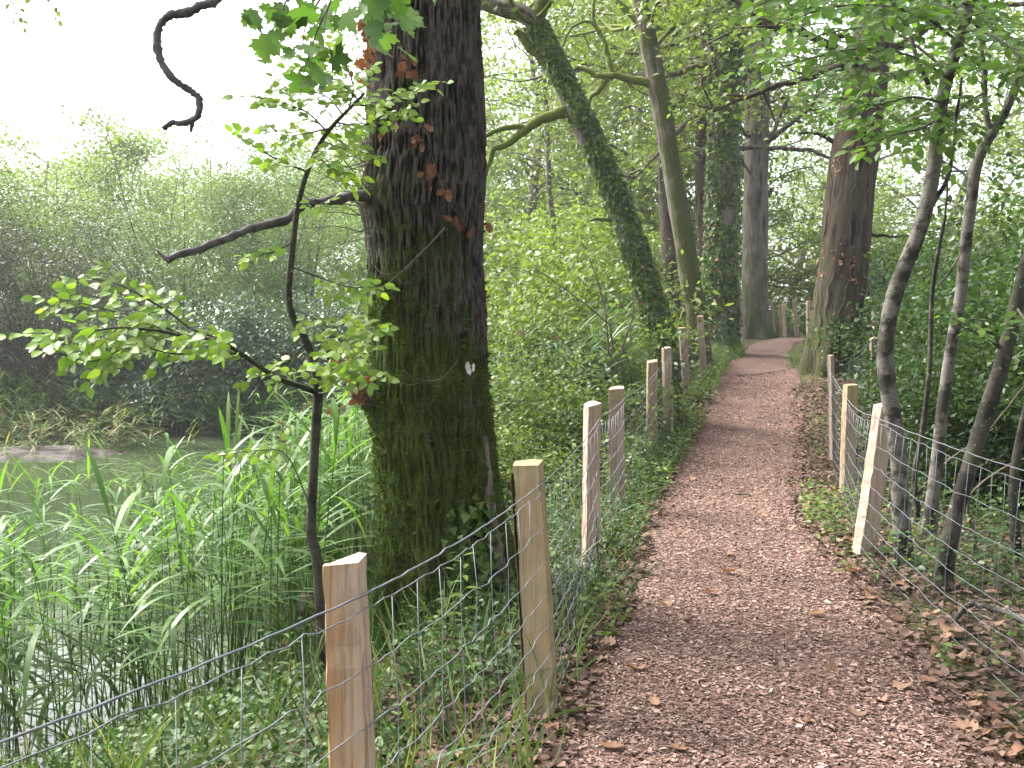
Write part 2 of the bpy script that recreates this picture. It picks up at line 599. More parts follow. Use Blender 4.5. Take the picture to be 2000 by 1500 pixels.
def path_mat():
    k = NT('wood_chip_path')
    g = k.n('NewGeometry').outputs['Position']
    w = k.n('VectorMath', operation='ADD')
    nz = k.n('TexNoise')
    nz.inputs['Scale'].default_value = 30
    k.l(g, nz.inputs['Vector'])
    k.l(g, w.inputs[0])
    sc = k.n('VectorMath', operation='SCALE')
    k.l(nz.outputs['Color'], sc.inputs[0])
    sc.inputs['Scale'].default_value = .02
    k.l(sc.outputs[0], w.inputs[1])
    cols = []
    ds = []
    for i, rz in enumerate((0.5, 1.9)):
        v = k.n('TexVoronoi')
        v.inputs['Scale'].default_value = 1.0
        k.l(k.mapping(w.outputs[0], (46, 110, 60), (0, 0, rz)), v.inputs['Vector'])
        sp = k.n('SeparateColor')
        k.l(v.outputs['Color'], sp.inputs[0])
        cols.append(sp.outputs[0])
        ds.append(v.outputs['Distance'])
    r = k.mix(k.ramp(k.noise(g, 40, 2), [(.45, (0, 0, 0)), (.55, (1, 1, 1))]), cols[0], cols[1])
    c = k.ramp(r, [(0, (.043, .025, .020)), (.3, (.10, .060, .047)), (.6, (.16, .099, .079)), (.85, (.22, .142, .116)), (1, (.31, .222, .187))])
    big = k.noise(g, 1.3, 4)
    c = k.mix(k.ramp(big, [(.4, (0, 0, 0)), (.68, (.55, .55, .55))]), c, (.075, .046, .033))
    return k.done(k.principled(c, .9, .15, k.bump(k.math('ADD', ds[0], r), .9, .012)))


def water_mat():
    k = NT('pond_water')
    g = k.n('NewGeometry').outputs['Position']
    n = k.noise(k.mapping(g, (1, .6, 1)), 3.0, 3)
    scum = k.noise(g, .45, 4)
    fleck = k.noise(g, 30, 2)
    f = k.math('MULTIPLY', k.ramp(scum, [(.5, (0, 0, 0)), (.75, (1, 1, 1))]), k.ramp(fleck, [(.52, (0, 0, 0)), (.58, (1, 1, 1))]))
    c = k.mix(f, (.032, .046, .022), (.09, .12, .05))
    rr = k.math('ADD', k.math('MULTIPLY', f, .5), .03)
    p = k.n('BsdfPrincipled')
    k.l(c, p.inputs['Base Color'])
    k.l(rr, p.inputs['Roughness'])
    p.inputs['IOR'].default_value = 1.33
    p.inputs['Specular IOR Level'].default_value = 0.5
    k.l(k.bump(n, .12, .02), p.inputs['Normal'])
    return k.done(p.outputs[0])


M['ground'] = ground_mat()
M['path'] = path_mat()
M['water'] = water_mat()
M['mud'] = plain_mat('grey_mud', (.060, .050, .045), .9, .15, .5, 9, bump=.02)

# ------------------------------------------------------------------ terrain
_py = [-8, 0, 2, 4, 5.5, 8.4, 11.4, 14.4, 18.3, 20.5, 25, 29, 33, 40, 60]
_px = [-.7, .3, .68, 1.0, 1.32, 1.75, 2.6, 3.4, 4.35, 5.05, 6.35, 8.6, 12, 20, 44]
_pw = [.85, .85, .85, .82, .74, .62, .72, .72, .64, .52, .46, .5, .5, .5, .5]
_zy = [-12, 0, 10.5, 13, 17, 20.5, 25, 28, 32, 60]
_zz = [0, 0, .02, .13, .5, .82, .98, 1.08, 1.05, .7]
_Y = np.linspace(-12, 64, 761)


def _sm(y, v, s):
    a = np.interp(_Y, y, v)
    kx = np.arange(-30, 31) * .1
    kk = np.exp(-.5 * (kx / s) ** 2)
    kk /= kk.sum()
    return np.convolve(np.pad(a, 30, mode='edge'), kk, 'valid')


_XC, _WC, _ZC = _sm(_py, _px, .8), _sm(_py, _pw, .6), _sm(_zy, _zz, 1.2)


def path_x(y): return np.interp(y, _Y, _XC)
def path_w(y): return np.interp(y, _Y, _WC)
def path_z(y): return np.interp(y, _Y, _ZC)


WATER_Z = -0.8
POND = A([(-3.4, 3.5), (-2.42, 4.9), (-1.98, 5.9), (-1.75, 7.0), (-1.62, 8.6), (-1.62, 10.5), (-2.0, 13), (-2.6, 16), (-3.6, 19),
          (-5, 21), (-8, 21.3), (-11, 20.2), (-13.5, 19), (-17, 18), (-24, 15), (-24, 3), (-12, -1), (-6, 1)], float)


def poly_sdf(x, y, P):
    """distance to the pond outline, negative inside"""
    p = np.stack([x, y], -1)
    d = np.full(len(p), 1e9)
    inside = np.zeros(len(p), bool)
    n = len(P)
    for i in range(n):
        a, b = P[i], P[(i + 1) % n]
        e = b - a
        w = p - a
        t = np.clip((w @ e) / (e @ e), 0, 1)
        d = np.minimum(d, np.linalg.norm(w - t[:, None] * e, axis=1))
        c = (a[1] > p[:, 1]) != (b[1] > p[:, 1])
        with np.errstate(divide='ignore', invalid='ignore'):
            xi = a[0] + (p[:, 1] - a[1]) / (b[1] - a[1] if b[1] != a[1] else 1e-9) * e[0]
        inside ^= c & (p[:, 0] < xi)
    return np.where(inside, -d, d)


def terrain(x, y):
    x, y = np.atleast_1d(np.asarray(x, float)), np.atleast_1d(np.asarray(y, float))
    zp = path_z(y)
    xr = path_x(y) + path_w(y)
    xl = path_x(y) - path_w(y)
    cap = zp - .22 * sstep(.2, 1.8, x - xr) - .04 * sstep(0, .6, xl - x)
    cap = cap + .5 * np.exp(-(((x - 5.3) / 1.0) ** 2 + ((y - 16.0) / 1.6) ** 2))
    lowl = sstep(1.5, 6, xl - x) * sstep(60, 30, y)
    cap = cap * (1 - lowl) + lowl * (0.0 + .25 * sstep(20, 40, y))
    d = poly_sdf(x, y, POND)
    bank = WATER_Z + np.where(d > 0, .02 + .40 * d, .45 * np.maximum(d, -1.2))
    kq = .12
    h = np.clip(.5 + .5 * (bank - cap) / kq, 0, 1)
    z = bank * (1 - h) + cap * h - kq * h * (1 - h)
    off = sstep(-.1, .5, np.maximum(x - xr, xl - x))
    p = np.stack([x, y, 0 * x], -1)
    z = z + off * (.10 * (fbm(p * 1.1, 3, 5) - .5) + .035 * (vnoise(p * 6, 9) - .5)) * sstep(-.3, .3, d)
    z = z + (1 - off) * .03 * (fbm(p * 1.7, 2, 4) - .5)
    return z


def tz(x, y): return float(terrain(x, y)[0])


def grid_mesh(xs, ys, zf):
    X, Y = np.meshgrid(xs, ys)
    z = zf(X.ravel(), Y.ravel())
    v = np.stack([X.ravel(), Y.ravel(), z], -1)
    nx, ny = len(xs), len(ys)
    i = np.arange(ny - 1)[:, None] * nx + np.arange(nx - 1)[None]
    q = np.stack([i, i + 1, i + nx + 1, i + nx], -1).reshape(-1, 4)
    b = Buf()
    b.add(v, q)
    return b


xs = np.concatenate([[-600, -300, -150, -80, -50, -35], np.arange(-26, -6, .5), np.arange(-6, 9, .11), np.arange(9, 24, .6), [28, 36, 50, 80, 150, 300, 600]])
ys = np.concatenate([[-300, -100, -40, -15, -6, -3], np.arange(-1, 24, .13), np.arange(24, 46, .5), [48, 52, 60, 75, 100, 150, 300, 700]])
tag(grid_mesh(xs, ys, terrain).build('ground', M['ground']), 'dark forest floor and pond bank under the trees', kind='structure')

# path sheet: ragged edged strip of chips lying on the ground
py_ = np.arange(-2, 34, .1)
pu = np.linspace(-1, 1, 25)
PY, PU = np.meshgrid(py_, pu, indexing='ij')
wv = path_w(PY) + .16 * (fbm(np.stack([PY.ravel() * 2.2, np.sign(PU.ravel()) * 5, 0 * PY.ravel()], -1), 3, 3).reshape(PY.shape) - .5)
PX = path_x(PY) + PU * wv
PZ = terrain(PX.ravel(), PY.ravel()).reshape(PX.shape) + .018 - .016 * np.abs(PU) ** 6
b = Buf()
n1 = len(pu)
i = np.arange(len(py_) - 1)[:, None] * n1 + np.arange(n1 - 1)[None]
b.add(np.stack([PX.ravel(), PY.ravel(), PZ.ravel()], -1), np.stack([i, i + 1, i + n1 + 1, i + n1], -1).reshape(-1, 4))
tag(b.build('path', M['path']), 'winding footpath of brown wood chips', kind='structure')

b = Buf()
b.add([(-26, -2, WATER_Z), (-.8, -2, WATER_Z), (-.8, 23, WATER_Z), (-26, 23, WATER_Z)], [[0, 1, 2, 3]])
tag(b.build('water', M['water']), 'still green pond water reflecting the white sky', kind='structure')

# mud flat in the pond: low lumpy patch with a ragged shore
b = Buf()
gx, gy = np.linspace(-9.9, -6.7, 60), np.linspace(16.9, 18.9, 36)
GX, GY = np.meshgrid(gx, gy)
e_ = 1 - np.hypot((GX + 8.3) / 1.35, (GY - 17.9) / .75)
pn = np.stack([GX.ravel(), GY.ravel(), 0 * GX.ravel()], -1)
hz_ = (.22 * e_.ravel() + .16 * (fbm(pn * 2.2, 3, 61) - .5) + .05 * (vnoise(pn * 11, 62) - .5))
i = np.arange(35)[:, None] * 60 + np.arange(59)[None]
b.add(np.stack([GX.ravel(), GY.ravel(), WATER_Z + np.clip(hz_, -.25, .09)], -1), np.stack([i, i + 1, i + 61, i + 60], -1).reshape(-1, 4))
tag(b.build('mud_flat', M['mud']), 'small bare grey mud flat rising from the pond', kind='structure')

# ------------------------------------------------------------------ the big foreground oak
OAK_D = 5.8
_e = A([(-900, 715, 905), (-500, 720, 915), (0, 722, 935), (100, 718, 938), (200, 716, 942), (300, 717, 945), (360, 712, 944), (400, 706, 942), (450, 714, 939),
        (500, 720, 937), (600, 722, 944), (700, 726, 948), (770, 722, 953), (800, 730, 957), (900, 735, 970), (1000, 738, 986), (1050, 738, 1000),
        (1120, 735, 1014), (1180, 730, 1024), (1240, 722, 1034), (1300, 712, 1046)], float)
_zc = A([W(830, y, OAK_D)[2] for y in _e[:, 0]])
_xl = A([W(l, y, OAK_D)[0] for y, l, r in _e])
_xr_ = A([W(r, y, OAK_D)[0] for y, l, r in _e])
oz = _zc[::-1]
ocx = ((_xl + _xr_) / 2)[::-1]
orr = ((_xr_ - _xl) / 2)[::-1]
OAK_BASE = A([float(np.interp(-.2, oz, ocx)), OAK_D, tz(-.5, OAK_D)])


def oak_surface(theta, z, rough=True, want=False):
    """point on the trunk; theta 0 = +X (right), -pi/2 = towards the camera"""
    cx, r = np.interp(z, oz, ocx), np.interp(z, oz, orr)
    base = sstep(.75, -.35, z)
    lob = base * (.10 * np.cos(5 * theta + .4) + .06 * np.cos(8 * theta + 2.0) + .05 * np.cos(3 * theta - 1))
    groove = -.05 * np.exp(-((((theta + .38 + .10 * z) + math.pi) % (2 * math.pi) - math.pi) / .07) ** 2) * sstep(2.2, .8, z)
    p = np.stack([np.cos(theta) * 1.5, np.sin(theta) * 1.5, z * .8], -1)
    ridge_h = 0 * theta
    d = .05 * (fbm(p, 3, 21) - .5) + lob * r + groove
    # burrs where limbs and twig bundles leave the trunk
    for (bt, bz, s, a) in ((math.pi * .93, 2.30, .12, .05), (math.pi * 1.08, 1.13, .11, .05), (-1.25, 1.2, .10, .018)):
        dt = ((theta - bt + math.pi) % (2 * math.pi)) - math.pi
        d = d + a * np.exp(-((dt * r) ** 2 + (z - bz) ** 2) / s ** 2)
    if rough:
        w = fbm(np.stack([np.cos(theta) * 2.2, np.sin(theta) * 2.2, z * 2.5], -1), 2, 31) - .5
        q = np.stack([np.cos(theta + .12 * w) * 25, np.sin(theta + .12 * w) * 25, z * 7.5], -1)
        n = vnoise(q, 41)
        ridge = 1 - np.abs(2 * n - 1)
        q2 = np.stack([np.cos(theta) * 44, np.sin(theta) * 44, z * 26], -1)
        ridge_h = sstep(.30, .85, ridge) - .5
        n2_ = vnoise(q2, 43) - .5
        d = d + .022 * ridge_h + .009 * n2_
        d = d + .006 * (vnoise(q2 * 2.7, 44) - .5)
        ridge_h = ridge_h + .8 * n2_
    rr = r + d
    out = np.stack([cx + rr * np.cos(theta), OAK_D + rr * np.sin(theta) * .95, z], -1)
    return (out, ridge_h) if want else out


oak = thing('oak_tree', OAK_BASE, 'massive dark mossy oak trunk beside the near fence posts', 'tree')
NT_, NZ_ = 420, 480
zz = np.concatenate([np.linspace(OAK_BASE[2] - .25, 3.6, NZ_), np.linspace(3.7, 9.0, 30)])
TH, ZZ = np.meshgrid(np.arange(NT_) * 2 * math.pi / NT_, zz)
b = Buf()
i = np.arange(len(zz) - 1)[:, None] * NT_ + np.arange(NT_)[None]
j = np.arange(len(zz) - 1)[:, None] * NT_ + (np.arange(NT_)[None] + 1) % NT_
_ov, b.ridge = oak_surface(TH.ravel(), ZZ.ravel(), True, True)
b.add(_ov, np.stack([i, j, j + NT_, i + NT_], -1).reshape(-1, 4))


def oak_material():
    k = NT('mossy_oak_trunk')
    tc = k.n('TexCoord').outputs['Object']
    n1 = k.noise(k.mapping(tc, (48, 48, 9)), 1.0, 6, .7, .4)
    n2 = k.noise(k.mapping(tc, (70, 70, 22)), 1.0, 3)
    n3 = k.noise(tc, 2.3, 4)
    n5 = k.noise(tc, 11, 4, .6)
    at_ = k.n('Attribute', attribute_name='ridge')
    n1c = k.math('ADD', n1, k.math('MULTIPLY', at_.outputs['Fac'], .22))  # cracks darkened, ridges paled: part bark tone, part crevice shade put into colour
    col = k.ramp(n1c, [(.34, (.009, .008, .007)), (.50, (.034, .028, .026)), (.68, (.12, .102, .094))])
    col = k.mix(k.math('MULTIPLY', n2, .45), col, (.012, .010, .009))
    col = k.mix(k.ramp(n5, [(.58, (0, 0, 0)), (.74, (.5, .5, .5))]), col, (.06, .065, .035))
    sep = k.n('SeparateXYZ')
    k.l(tc, sep.inputs[0])
    z = sep.outputs[2]
    zr = k.ramp(k.math('MULTIPLY', z, .25), [(0.0, (.75,) * 3), (.16, (1,) * 3), (.40, (.92,) * 3), (.50, (.52,) * 3), (.62, (.30,) * 3), (1, (.16,) * 3)])
    geo = k.n('NewGeometry')
    dt = k.n('VectorMath', operation='DOT_PRODUCT')
    k.l(geo.outputs['Normal'], dt.inputs[0])
    dt.inputs[1].default_value = (-.30, -.16, .15)
    f = k.math('ADD', zr, dt.outputs['Value'])
    f = k.math('ADD', f, k.math('MULTIPLY', k.math('SUBTRACT', n3, .5), 1.7))
    f = k.math('ADD', f, k.math('MULTIPLY', k.math('SUBTRACT', n5, .5), .7))
    fm = k.n('MapRange')
    fm.inputs[1].default_value, fm.inputs[2].default_value = .58, .95
    k.l(f, fm.inputs[0])
    n4 = k.noise(tc, 130, 3)
    mc = k.ramp(n4, [(.3, (.018, .031, .006)), (.55, (.052, .080, .014)), (.75, (.115, .148, .028))])
    col = k.mix(fm.outputs[0], col, mc)
    h = k.math('ADD', k.math('MULTIPLY', n1, 1.6), k.math('MULTIPLY', n2, .5))
    h = k.math('ADD', h, k.math('MULTIPLY', k.math('MULTIPLY', n4, fm.outputs[0]), .9))
    return k.done(k.principled(col, .92, .12, k.bump(h, 1.0, .016)))


M['oak_trunk'] = oak_material()
b.build('trunk', M['oak_trunk'], oak, OAK_BASE)

# bare bark strip down the right flare, the pale scar on the moss
T_SCAR = fan_leaf([(0, 0), (.16, .12), (.30, .30), (.22, .52), (.34, .70), (.16, .88), (0, 1)], (0, .5), 0, 0)


def on_oak(px, py, lift=.0):
    """trunk surface point seen at pixel (px, py), with its outward normal"""
    z = W(px, py, OAK_D - .3)[2]
    cx, r = np.interp(z, oz, ocx), np.interp(z, oz, orr)
    c = np.clip((W(px, py, OAK_D - .25)[0] - cx) / r, -.98, .98)
    t = -math.acos(c)
    p = oak_surface(A([t]), A([z]), False)[0]
    n = A([math.cos(t), math.sin(t), 0])
    return p + n * (.012 + lift), n


b = Buf()
rs = np.random.default_rng(3)
for px, py, s in ((903, 712, .05), (909, 722, .075), (914, 716, .05)):
    p, n = on_oak(px, py + 12, .012)
    b.leaves(T_SCAR, [p], [A([.1 * rs.normal(), 0, 1])], [n], s, s * .8)
tag(b.build('bark_scar', M['scar'], oak, OAK_BASE), 'small pale patch of bare wood on the moss')
b = Buf()
zs = np.linspace(-.02, .95, 44)
rows = []
for z_ in zs:
    hw = (.035 + .05 * sstep(.9, .5, z_) * sstep(-.05, .15, z_)) * (1 + .25 * math.sin(z_ * 23))
    tc_ = -.50 - .12 * z_ + .03 * math.sin(z_ * 9)
    tq_ = tc_ + np.linspace(-1, 1, 9) * hw * 1.5
    pt = oak_surface(tq_, np.full(9, z_))
    lift = (.012 * (1 - np.linspace(-1, 1, 9) ** 4) + .003)[:, None]
    rows.append(pt + np.stack([np.cos(tq_), np.sin(tq_), 0 * tq_], -1) * lift)
i = np.arange(43)[:, None] * 9 + np.arange(8)[None]
b.add(np.vstack(rows), np.stack([i, i + 1, i + 10, i + 9], -1).reshape(-1, 4))
M['bare'] = bark_mat('bare_grey_bark', (.08, .062, .05), (.24, .20, .17), moss_amt=0.0, scale=1.4, bump=.01)
tag(b.build('bark_strip', M['bare'], oak, OAK_BASE), 'strip of bare grey bark beside the moss')


def limb(name, pts, r0, r1, mat, parent, origin, n=40, sides=8, wob=.06, seed=0, jit=0.0, label=None, power=.8):
    rg = np.random.default_rng(seed)
    p = resample(pts, n)
    if jit:
        p = p + jit * (np.stack([vnoise(p * 9 + 3.1 * a, seed + a) for a in range(3)], -1) - .5)
    t = np.linspace(0, 1, n) ** power
    b = Buf()
    b.tube(p, r0 * (1 - t) + r1 * t, sides, True, wob, rg)
    o = b.build(name, mat, parent, origin)
    if label:
        o['label'] = label
    return p


# the crooked dead limb that hangs in from above and the low dead branch
limb('hanging_limb', np.vstack([[[-.6, 5.8, 5.6]], [[-.9, 5.4, 5.0]], WL([(520, -260), (470, -90), (425, 2), (385, 18), (345, 24), (318, 45), (308, 75), (322, 112), (345, 150), (366, 182), (384, 200), (378, 228), (355, 243), (338, 243), (324, 253)], 5.0)]),
     .028, .013, M['deadlimb'], oak, OAK_BASE, 150, 8, .17, 5, .055, 'crooked bare dead limb hanging against the white sky')
limb('hanging_limb', WL([(376, 232), (374, 248), (373, 258)], 5.0), .016, .006, M['deadlimb'], oak, OAK_BASE, 8, 6, .2, 6)
low = limb('dead_branch', WL([(745, 385, 5.75), (705, 384, 5.55), (660, 390, 5.3), (600, 402, 5.1), (545, 430, 4.95), (480, 452, 4.8), (430, 470, 4.7), (380, 490, 4.6), (330, 512, 4.5)], 5), .032, .015, M['deadlimb'], oak, OAK_BASE, 60, 8, .12, 8, .03,
           'straight dead branch reaching left from the oak')
limb('dead_branch', WL([(332, 511), (318, 500), (303, 486)], 4.5), .014, .003, M['deadlimb'], oak, OAK_BASE, 10, 6, .1, 9)

# mossy upper limbs, crown overhead (mostly above the picture)
rc = np.random.default_rng(77)
crown = Buf()
for (az, h0, ln) in ((2.9, 5.4, 5.2), (2.2, 6.2, 5.0), (1.2, 5.6, 4.6), (-.3, 5.2, 4.8), (-1.2, 6.0, 5.2), (-2.2, 6.6, 5.0), (.4, 7.2, 4.2), (3.7, 7.0, 4.6)):
    st = A([float(np.interp(h0, oz, ocx)), OAK_D, h0])
    dr = A([math.cos(az), math.sin(az), .38])
    pts = [st]
    for k in range(6):
        dr = norm(dr + rc.normal(size=3) * .16 + [0, 0, .06])
        pts.append(pts[-1] + dr * ln / 6)
    p = limb('branch', pts, .12, .02, M['bark_oak'], oak, OAK_BASE, 24, 8, .05, int(abs(az) * 10))
    for k in range(10):
        s = p[6 + int(rc.integers(0, 18))]
        d2 = norm(rc.normal(size=3) * [1, 1, .35] + norm(dr) * .5)
        q = resample([s, s + d2 * .6 + rc.normal(size=3) * .1, s + d2 * 1.3 + rc.normal(size=3) * .25], 10)
        crown.tube(q, np.linspace(.025, .006, 10), 4, False)
        c = q[rc.integers(3, 10, 170)] + rc.normal(size=(170, 3)) * [.33, .33, .18]
        c = c[c[:, 2] > 4.7]
        crown.leaves(T_FAR, c, np.column_stack([rc.normal(size=(len(c), 2)), -.4 + .5 * rc.normal(size=len(c))]), rc.normal(size=(len(c), 3)) * .5 + [0, 0, 1], rc.uniform(.09, .14, len(c)))
crown.build('crown', M['oakleaf'], oak, OAK_BASE, False)

# epicormic twigs: bundle with rusty leaves on the left edge, bare twigs on the face
rs = np.random.default_rng(12)


def twig(buf, p0, d, ln, r0=.004, bend=.3, n=7, rng=rs):
    pts = [A(p0, float)]
    d = norm(d)
    for k in range(n - 1):
        d = norm(d + rng.normal(size=3) * bend * .35 + [0, 0, .04])
        pts.append(pts[-1] + d * ln / (n - 1))
    p = A(pts)
    buf.tube(p, np.linspace(r0, r0 * .3, n), 4, False)
    return p


bt, bl = Buf(), Buf()
for k in range(26):
    s, n = on_oak(728 + rs.uniform(-4, 16), 775 + rs.uniform(-30, 22), -.01)
    p = twig(bt, s, [-.8 + .3 * rs.normal(), -.35 + .3 * rs.normal(), .55 + .35 * rs.normal()], rs.uniform(.10, .26), .003)
    if k < 12:
        q = p[rs.integers(3, 7, 2)]
        bl.leaves(T_DRY, q, rs.normal(size=(2, 3)) + [0, 0, -.5], rs.normal(size=(2, 3)), rs.uniform(.05, .085, 2))
bt.build('twig_bundle', M['twig'], oak, OAK_BASE)
tag(bl.build('withered_leaves', M['rust'], oak, OAK_BASE), 'rust coloured withered leaves on the twig bundle')
bt = Buf()
for pts, r in (([(862, 446), (838, 480), (815, 510), (790, 540), (765, 562), (742, 570)], .006), ([(815, 512), (800, 528), (770, 535), (752, 520)], .004), ([(790, 540), (800, 556), (815, 548)], .003),
               ([(742, 570), (722, 548), (712, 520)], .003), ([(880, 705), (860, 735), (840, 742), (815, 735), (800, 720)], .004), ([(840, 742), (835, 715), (828, 700)], .003),
               ([(790, 740), (805, 750), (830, 745)], .003)):
    q = A([on_oak(x, y, .05 + .04 * rs.random())[0] for x, y in pts])
    bt = Buf()
    bt.tube(resample(q, 14), np.linspace(r, r * .4, 14), 5, True)
    bt.build('bare_twig', M['twig'], oak, OAK_BASE)
bt = Buf()
for k in range(30):
    s, n = on_oak(722 + rs.uniform(-4, 10), rs.uniform(230, 470), -.01)
    p = twig(bt, s, [-1 + .2 * rs.normal(), .5 * rs.normal(), .3 + .6 * rs.normal()], rs.uniform(.25, .6), .0035, .4, 9)
    twig(bt, p[4], [-1 + .4 * rs.normal(), .4 * rs.normal(), .8 * rs.normal()], .25, .002, .4)
bt.build('side_twigs', M['twig'], oak, OAK_BASE)

# moss cushions: short tufts standing off the bark along lit edges and face
tuft = Buf()
N = 9000
tt = rs.uniform(-math.pi * 1.15, math.pi * .15, N)
tzz = rs.uniform(OAK_BASE[2] + .05, 2.1, N)
keep = fbm(np.stack([np.cos(tt) * 3, np.sin(tt) * 3, tzz * 3], -1), 3, 8) + .25 * sstep(2.2, .6, tzz) - .12 * (np.cos(tt) > .5) > .58
tt, tzz = tt[keep], tzz[keep]
p = oak_surface(tt, tzz)
n = np.stack([np.cos(tt), np.sin(tt), 0 * tt], -1)
tuft.leaves(T_FAR, p - n * .004, n + rs.normal(size=n.shape) * .5 + [0, 0, .25], rs.normal(size=n.shape), rs.uniform(.014, .032, len(p)))
M['moss'] = leaf_mat('moss_tuft', [(.02, .036, .008), (.045, .07, .013), (.09, .115, .024)], .25, .8, .15, clump=6)
tag(tuft.build('moss', M['moss'], oak, OAK_BASE, False), kind='stuff')

# dry vine with rusty leaves climbing the trunk, and living ivy at its foot
vine = thing('dry_vine', on_oak(905, 440)[0], 'thin dried vine with rusty leaves climbing the big oak trunk', 'vine')
vb, vl = Buf(), Buf()
vp = A([on_oak(x, y, .01)[0] for x, y in ((912, 450), (895, 425), (872, 390), (858, 355), (845, 310), (838, 270), (826, 225), (818, 190), (805, 140), (790, 95), (770, 60), (762, 10), (768, -60))])
vb.tube(resample(vp, 80), .0035, 5)
vp2 = A([on_oak(x, y, .01)[0] for x, y in ((828, 270), (800, 258), (770, 245), (745, 238))])
vb.tube(resample(vp2, 20), .0025, 5)
vb.build('stem', M['twig'], vine, vine.location)
for px, py, c in ((793, 118, 4), (802, 142, 3), (822, 272, 5), (828, 258, 2), (843, 330, 6), (838, 345, 3), (864, 372, 2), (880, 428, 7), (890, 440, 4), (780, 256, 2), (755, 255, 3), (945, 425, 2)):
    for k in range(c):
        p, n = on_oak(px + rs.normal() * 7, py + rs.normal() * 6, .03)
        lm = basis(p - A(vine.location), rs.normal(size=3) * .6 + [0, 0, -1], n + rs.normal(size=3) * .5, rs.uniform(.045, .075))
        vl.leaves(T_DRY, [p], [rs.normal(size=3) * .6 + [0, 0, -1]], [n + rs.normal(size=3) * .5], rs.uniform(.04, .07))
# cluster on the sky edge, top left of the trunk
for k in range(34):
    p = W(712 + rs.normal() * 10, 95 + rs.normal() * 40, 5.5 + .1 * rs.normal())
    vl.leaves(T_DRY, [p], [rs.normal(size=3) * .6 + [0, 0, -.8]], [rs.normal(size=3)], rs.uniform(.04, .075))
vl.build('withered_leaves', M['rust'], vine, vine.location)


def ivy_on(name, label, surf, n, tmpl, size, mat, loc, rng, stems=None, yellow=0):
    th_ = thing(name, loc, label, 'ivy')
    pos, nr = surf(n, rng)
    b = Buf()
    ax = rng.normal(size=pos.shape) * .55 + [0, 0, -1]
    b.leaves(tmpl, pos + nr * rng.uniform(.004, .035, (len(pos), 1)), ax, nr + rng.normal(size=pos.shape) * .38, rng.uniform(size * .6, size * 1.25, len(pos)))
    b.build('leaves', mat, th_, loc, False)
    if yellow:
        k = rng.integers(0, len(pos), yellow)
        k = k[pos[k][:, 2] < np.percentile(pos[:, 2], 35)]
        b = Buf()
        b.leaves(tmpl, pos[k] + nr[k] * .07, ax[k], nr[k] + rng.normal(size=(len(k), 3)) * .4, size)
        b.build('withered_leaves', M['rust'], th_, loc, False)
    if stems is not None:
        b = Buf()
        for s in stems:
            b.tube(s, .008, 5)
        b.build('stem', M['twig'], th_, loc)
    return th_


def surf_oak_foot(n, rng):
    P, N_ = [], []
    for k in range(n):
        t = rng.random()
        px = 925 + 30 * rng.normal() + t * 25
        py = 980 + 190 * t + 18 * rng.normal()
        if px > 1010:
            continue
        p, q = on_oak(px, py)
        P.append(p)
        N_.append(q)
    return A(P), A(N_)


ivy_on('ivy_vine', 'young ivy climbing the foot of the big oak', surf_oak_foot, 210, T_IVY, .05, M['ivy'], on_oak(930, 1180)[0], np.random.default_rng(4))

# ------------------------------------------------------------------ other standing trees
def trunk_tube(buf, pts, rad, sides=60, seed=0, amp=.05, flare=.35, ground=None, n=150, furrow=10.0):
    p = resample(np.column_stack([pts, rad]), n)
    r = p[:, 3]
    p = p[:, :3]
    if ground is not None:
        r = r * (1 + flare * np.exp(-np.maximum(p[:, 2] - ground, 0) / .28))
    t, u, w = frames(p)
    a = np.arange(sides) * 2 * math.pi / sides
    s = np.concatenate([[0], np.cumsum(np.linalg.norm(np.diff(p, axis=0), axis=1))])
    SA, AA = np.meshgrid(s, a, indexing='ij')
    q = np.stack([np.cos(AA).ravel() * furrow * .16, np.sin(AA).ravel() * furrow * .16, SA.ravel() * 1.2], -1)
    q2 = np.stack([np.cos(AA).ravel() * furrow * .7, np.sin(AA).ravel() * furrow * .7, SA.ravel() * 1.8], -1)
    d = (amp * 2 * (fbm(q, 2, seed) - .5) + amp * (1 - np.abs(2 * vnoise(q2, seed + 5) - 1) - .5)).reshape(SA.shape)
    buf.ridge = ((1 - np.abs(2 * vnoise(q2, seed + 5) - 1)) - .5 + .6 * (vnoise(q2 * 2.1, seed + 6) - .5))
    rr = r[:, None] * (1 + d)
    if ground is not None:
        rr = rr * (1 + .18 * np.exp(-np.maximum(p[:, 2] - ground, 0) / .3)[:, None] * np.cos(5 * AA + seed))
    ring = p[:, None, :] + rr[..., None] * (np.cos(AA)[..., None] * u[:, None, :] + np.sin(AA)[..., None] * w[:, None, :])
    i = np.arange(n - 1)[:, None] * sides + np.arange(sides)[None]
    j = np.arange(n - 1)[:, None] * sides + (np.arange(sides)[None] + 1) % sides
    buf.add(ring.reshape(-1, 3), np.stack([i, j, j + sides, i + sides], -1).reshape(-1, 4))
    return p, r, t, u, w


def leaf_dirs(n, rng, droop=.35, flat=1.0):
    ax = np.column_stack([rng.normal(size=(n, 2)), -droop + .45 * rng.normal(size=n)])
    nr = rng.normal(size=(n, 3)) * .55 + [0, -.25, flat]
    return ax, nr


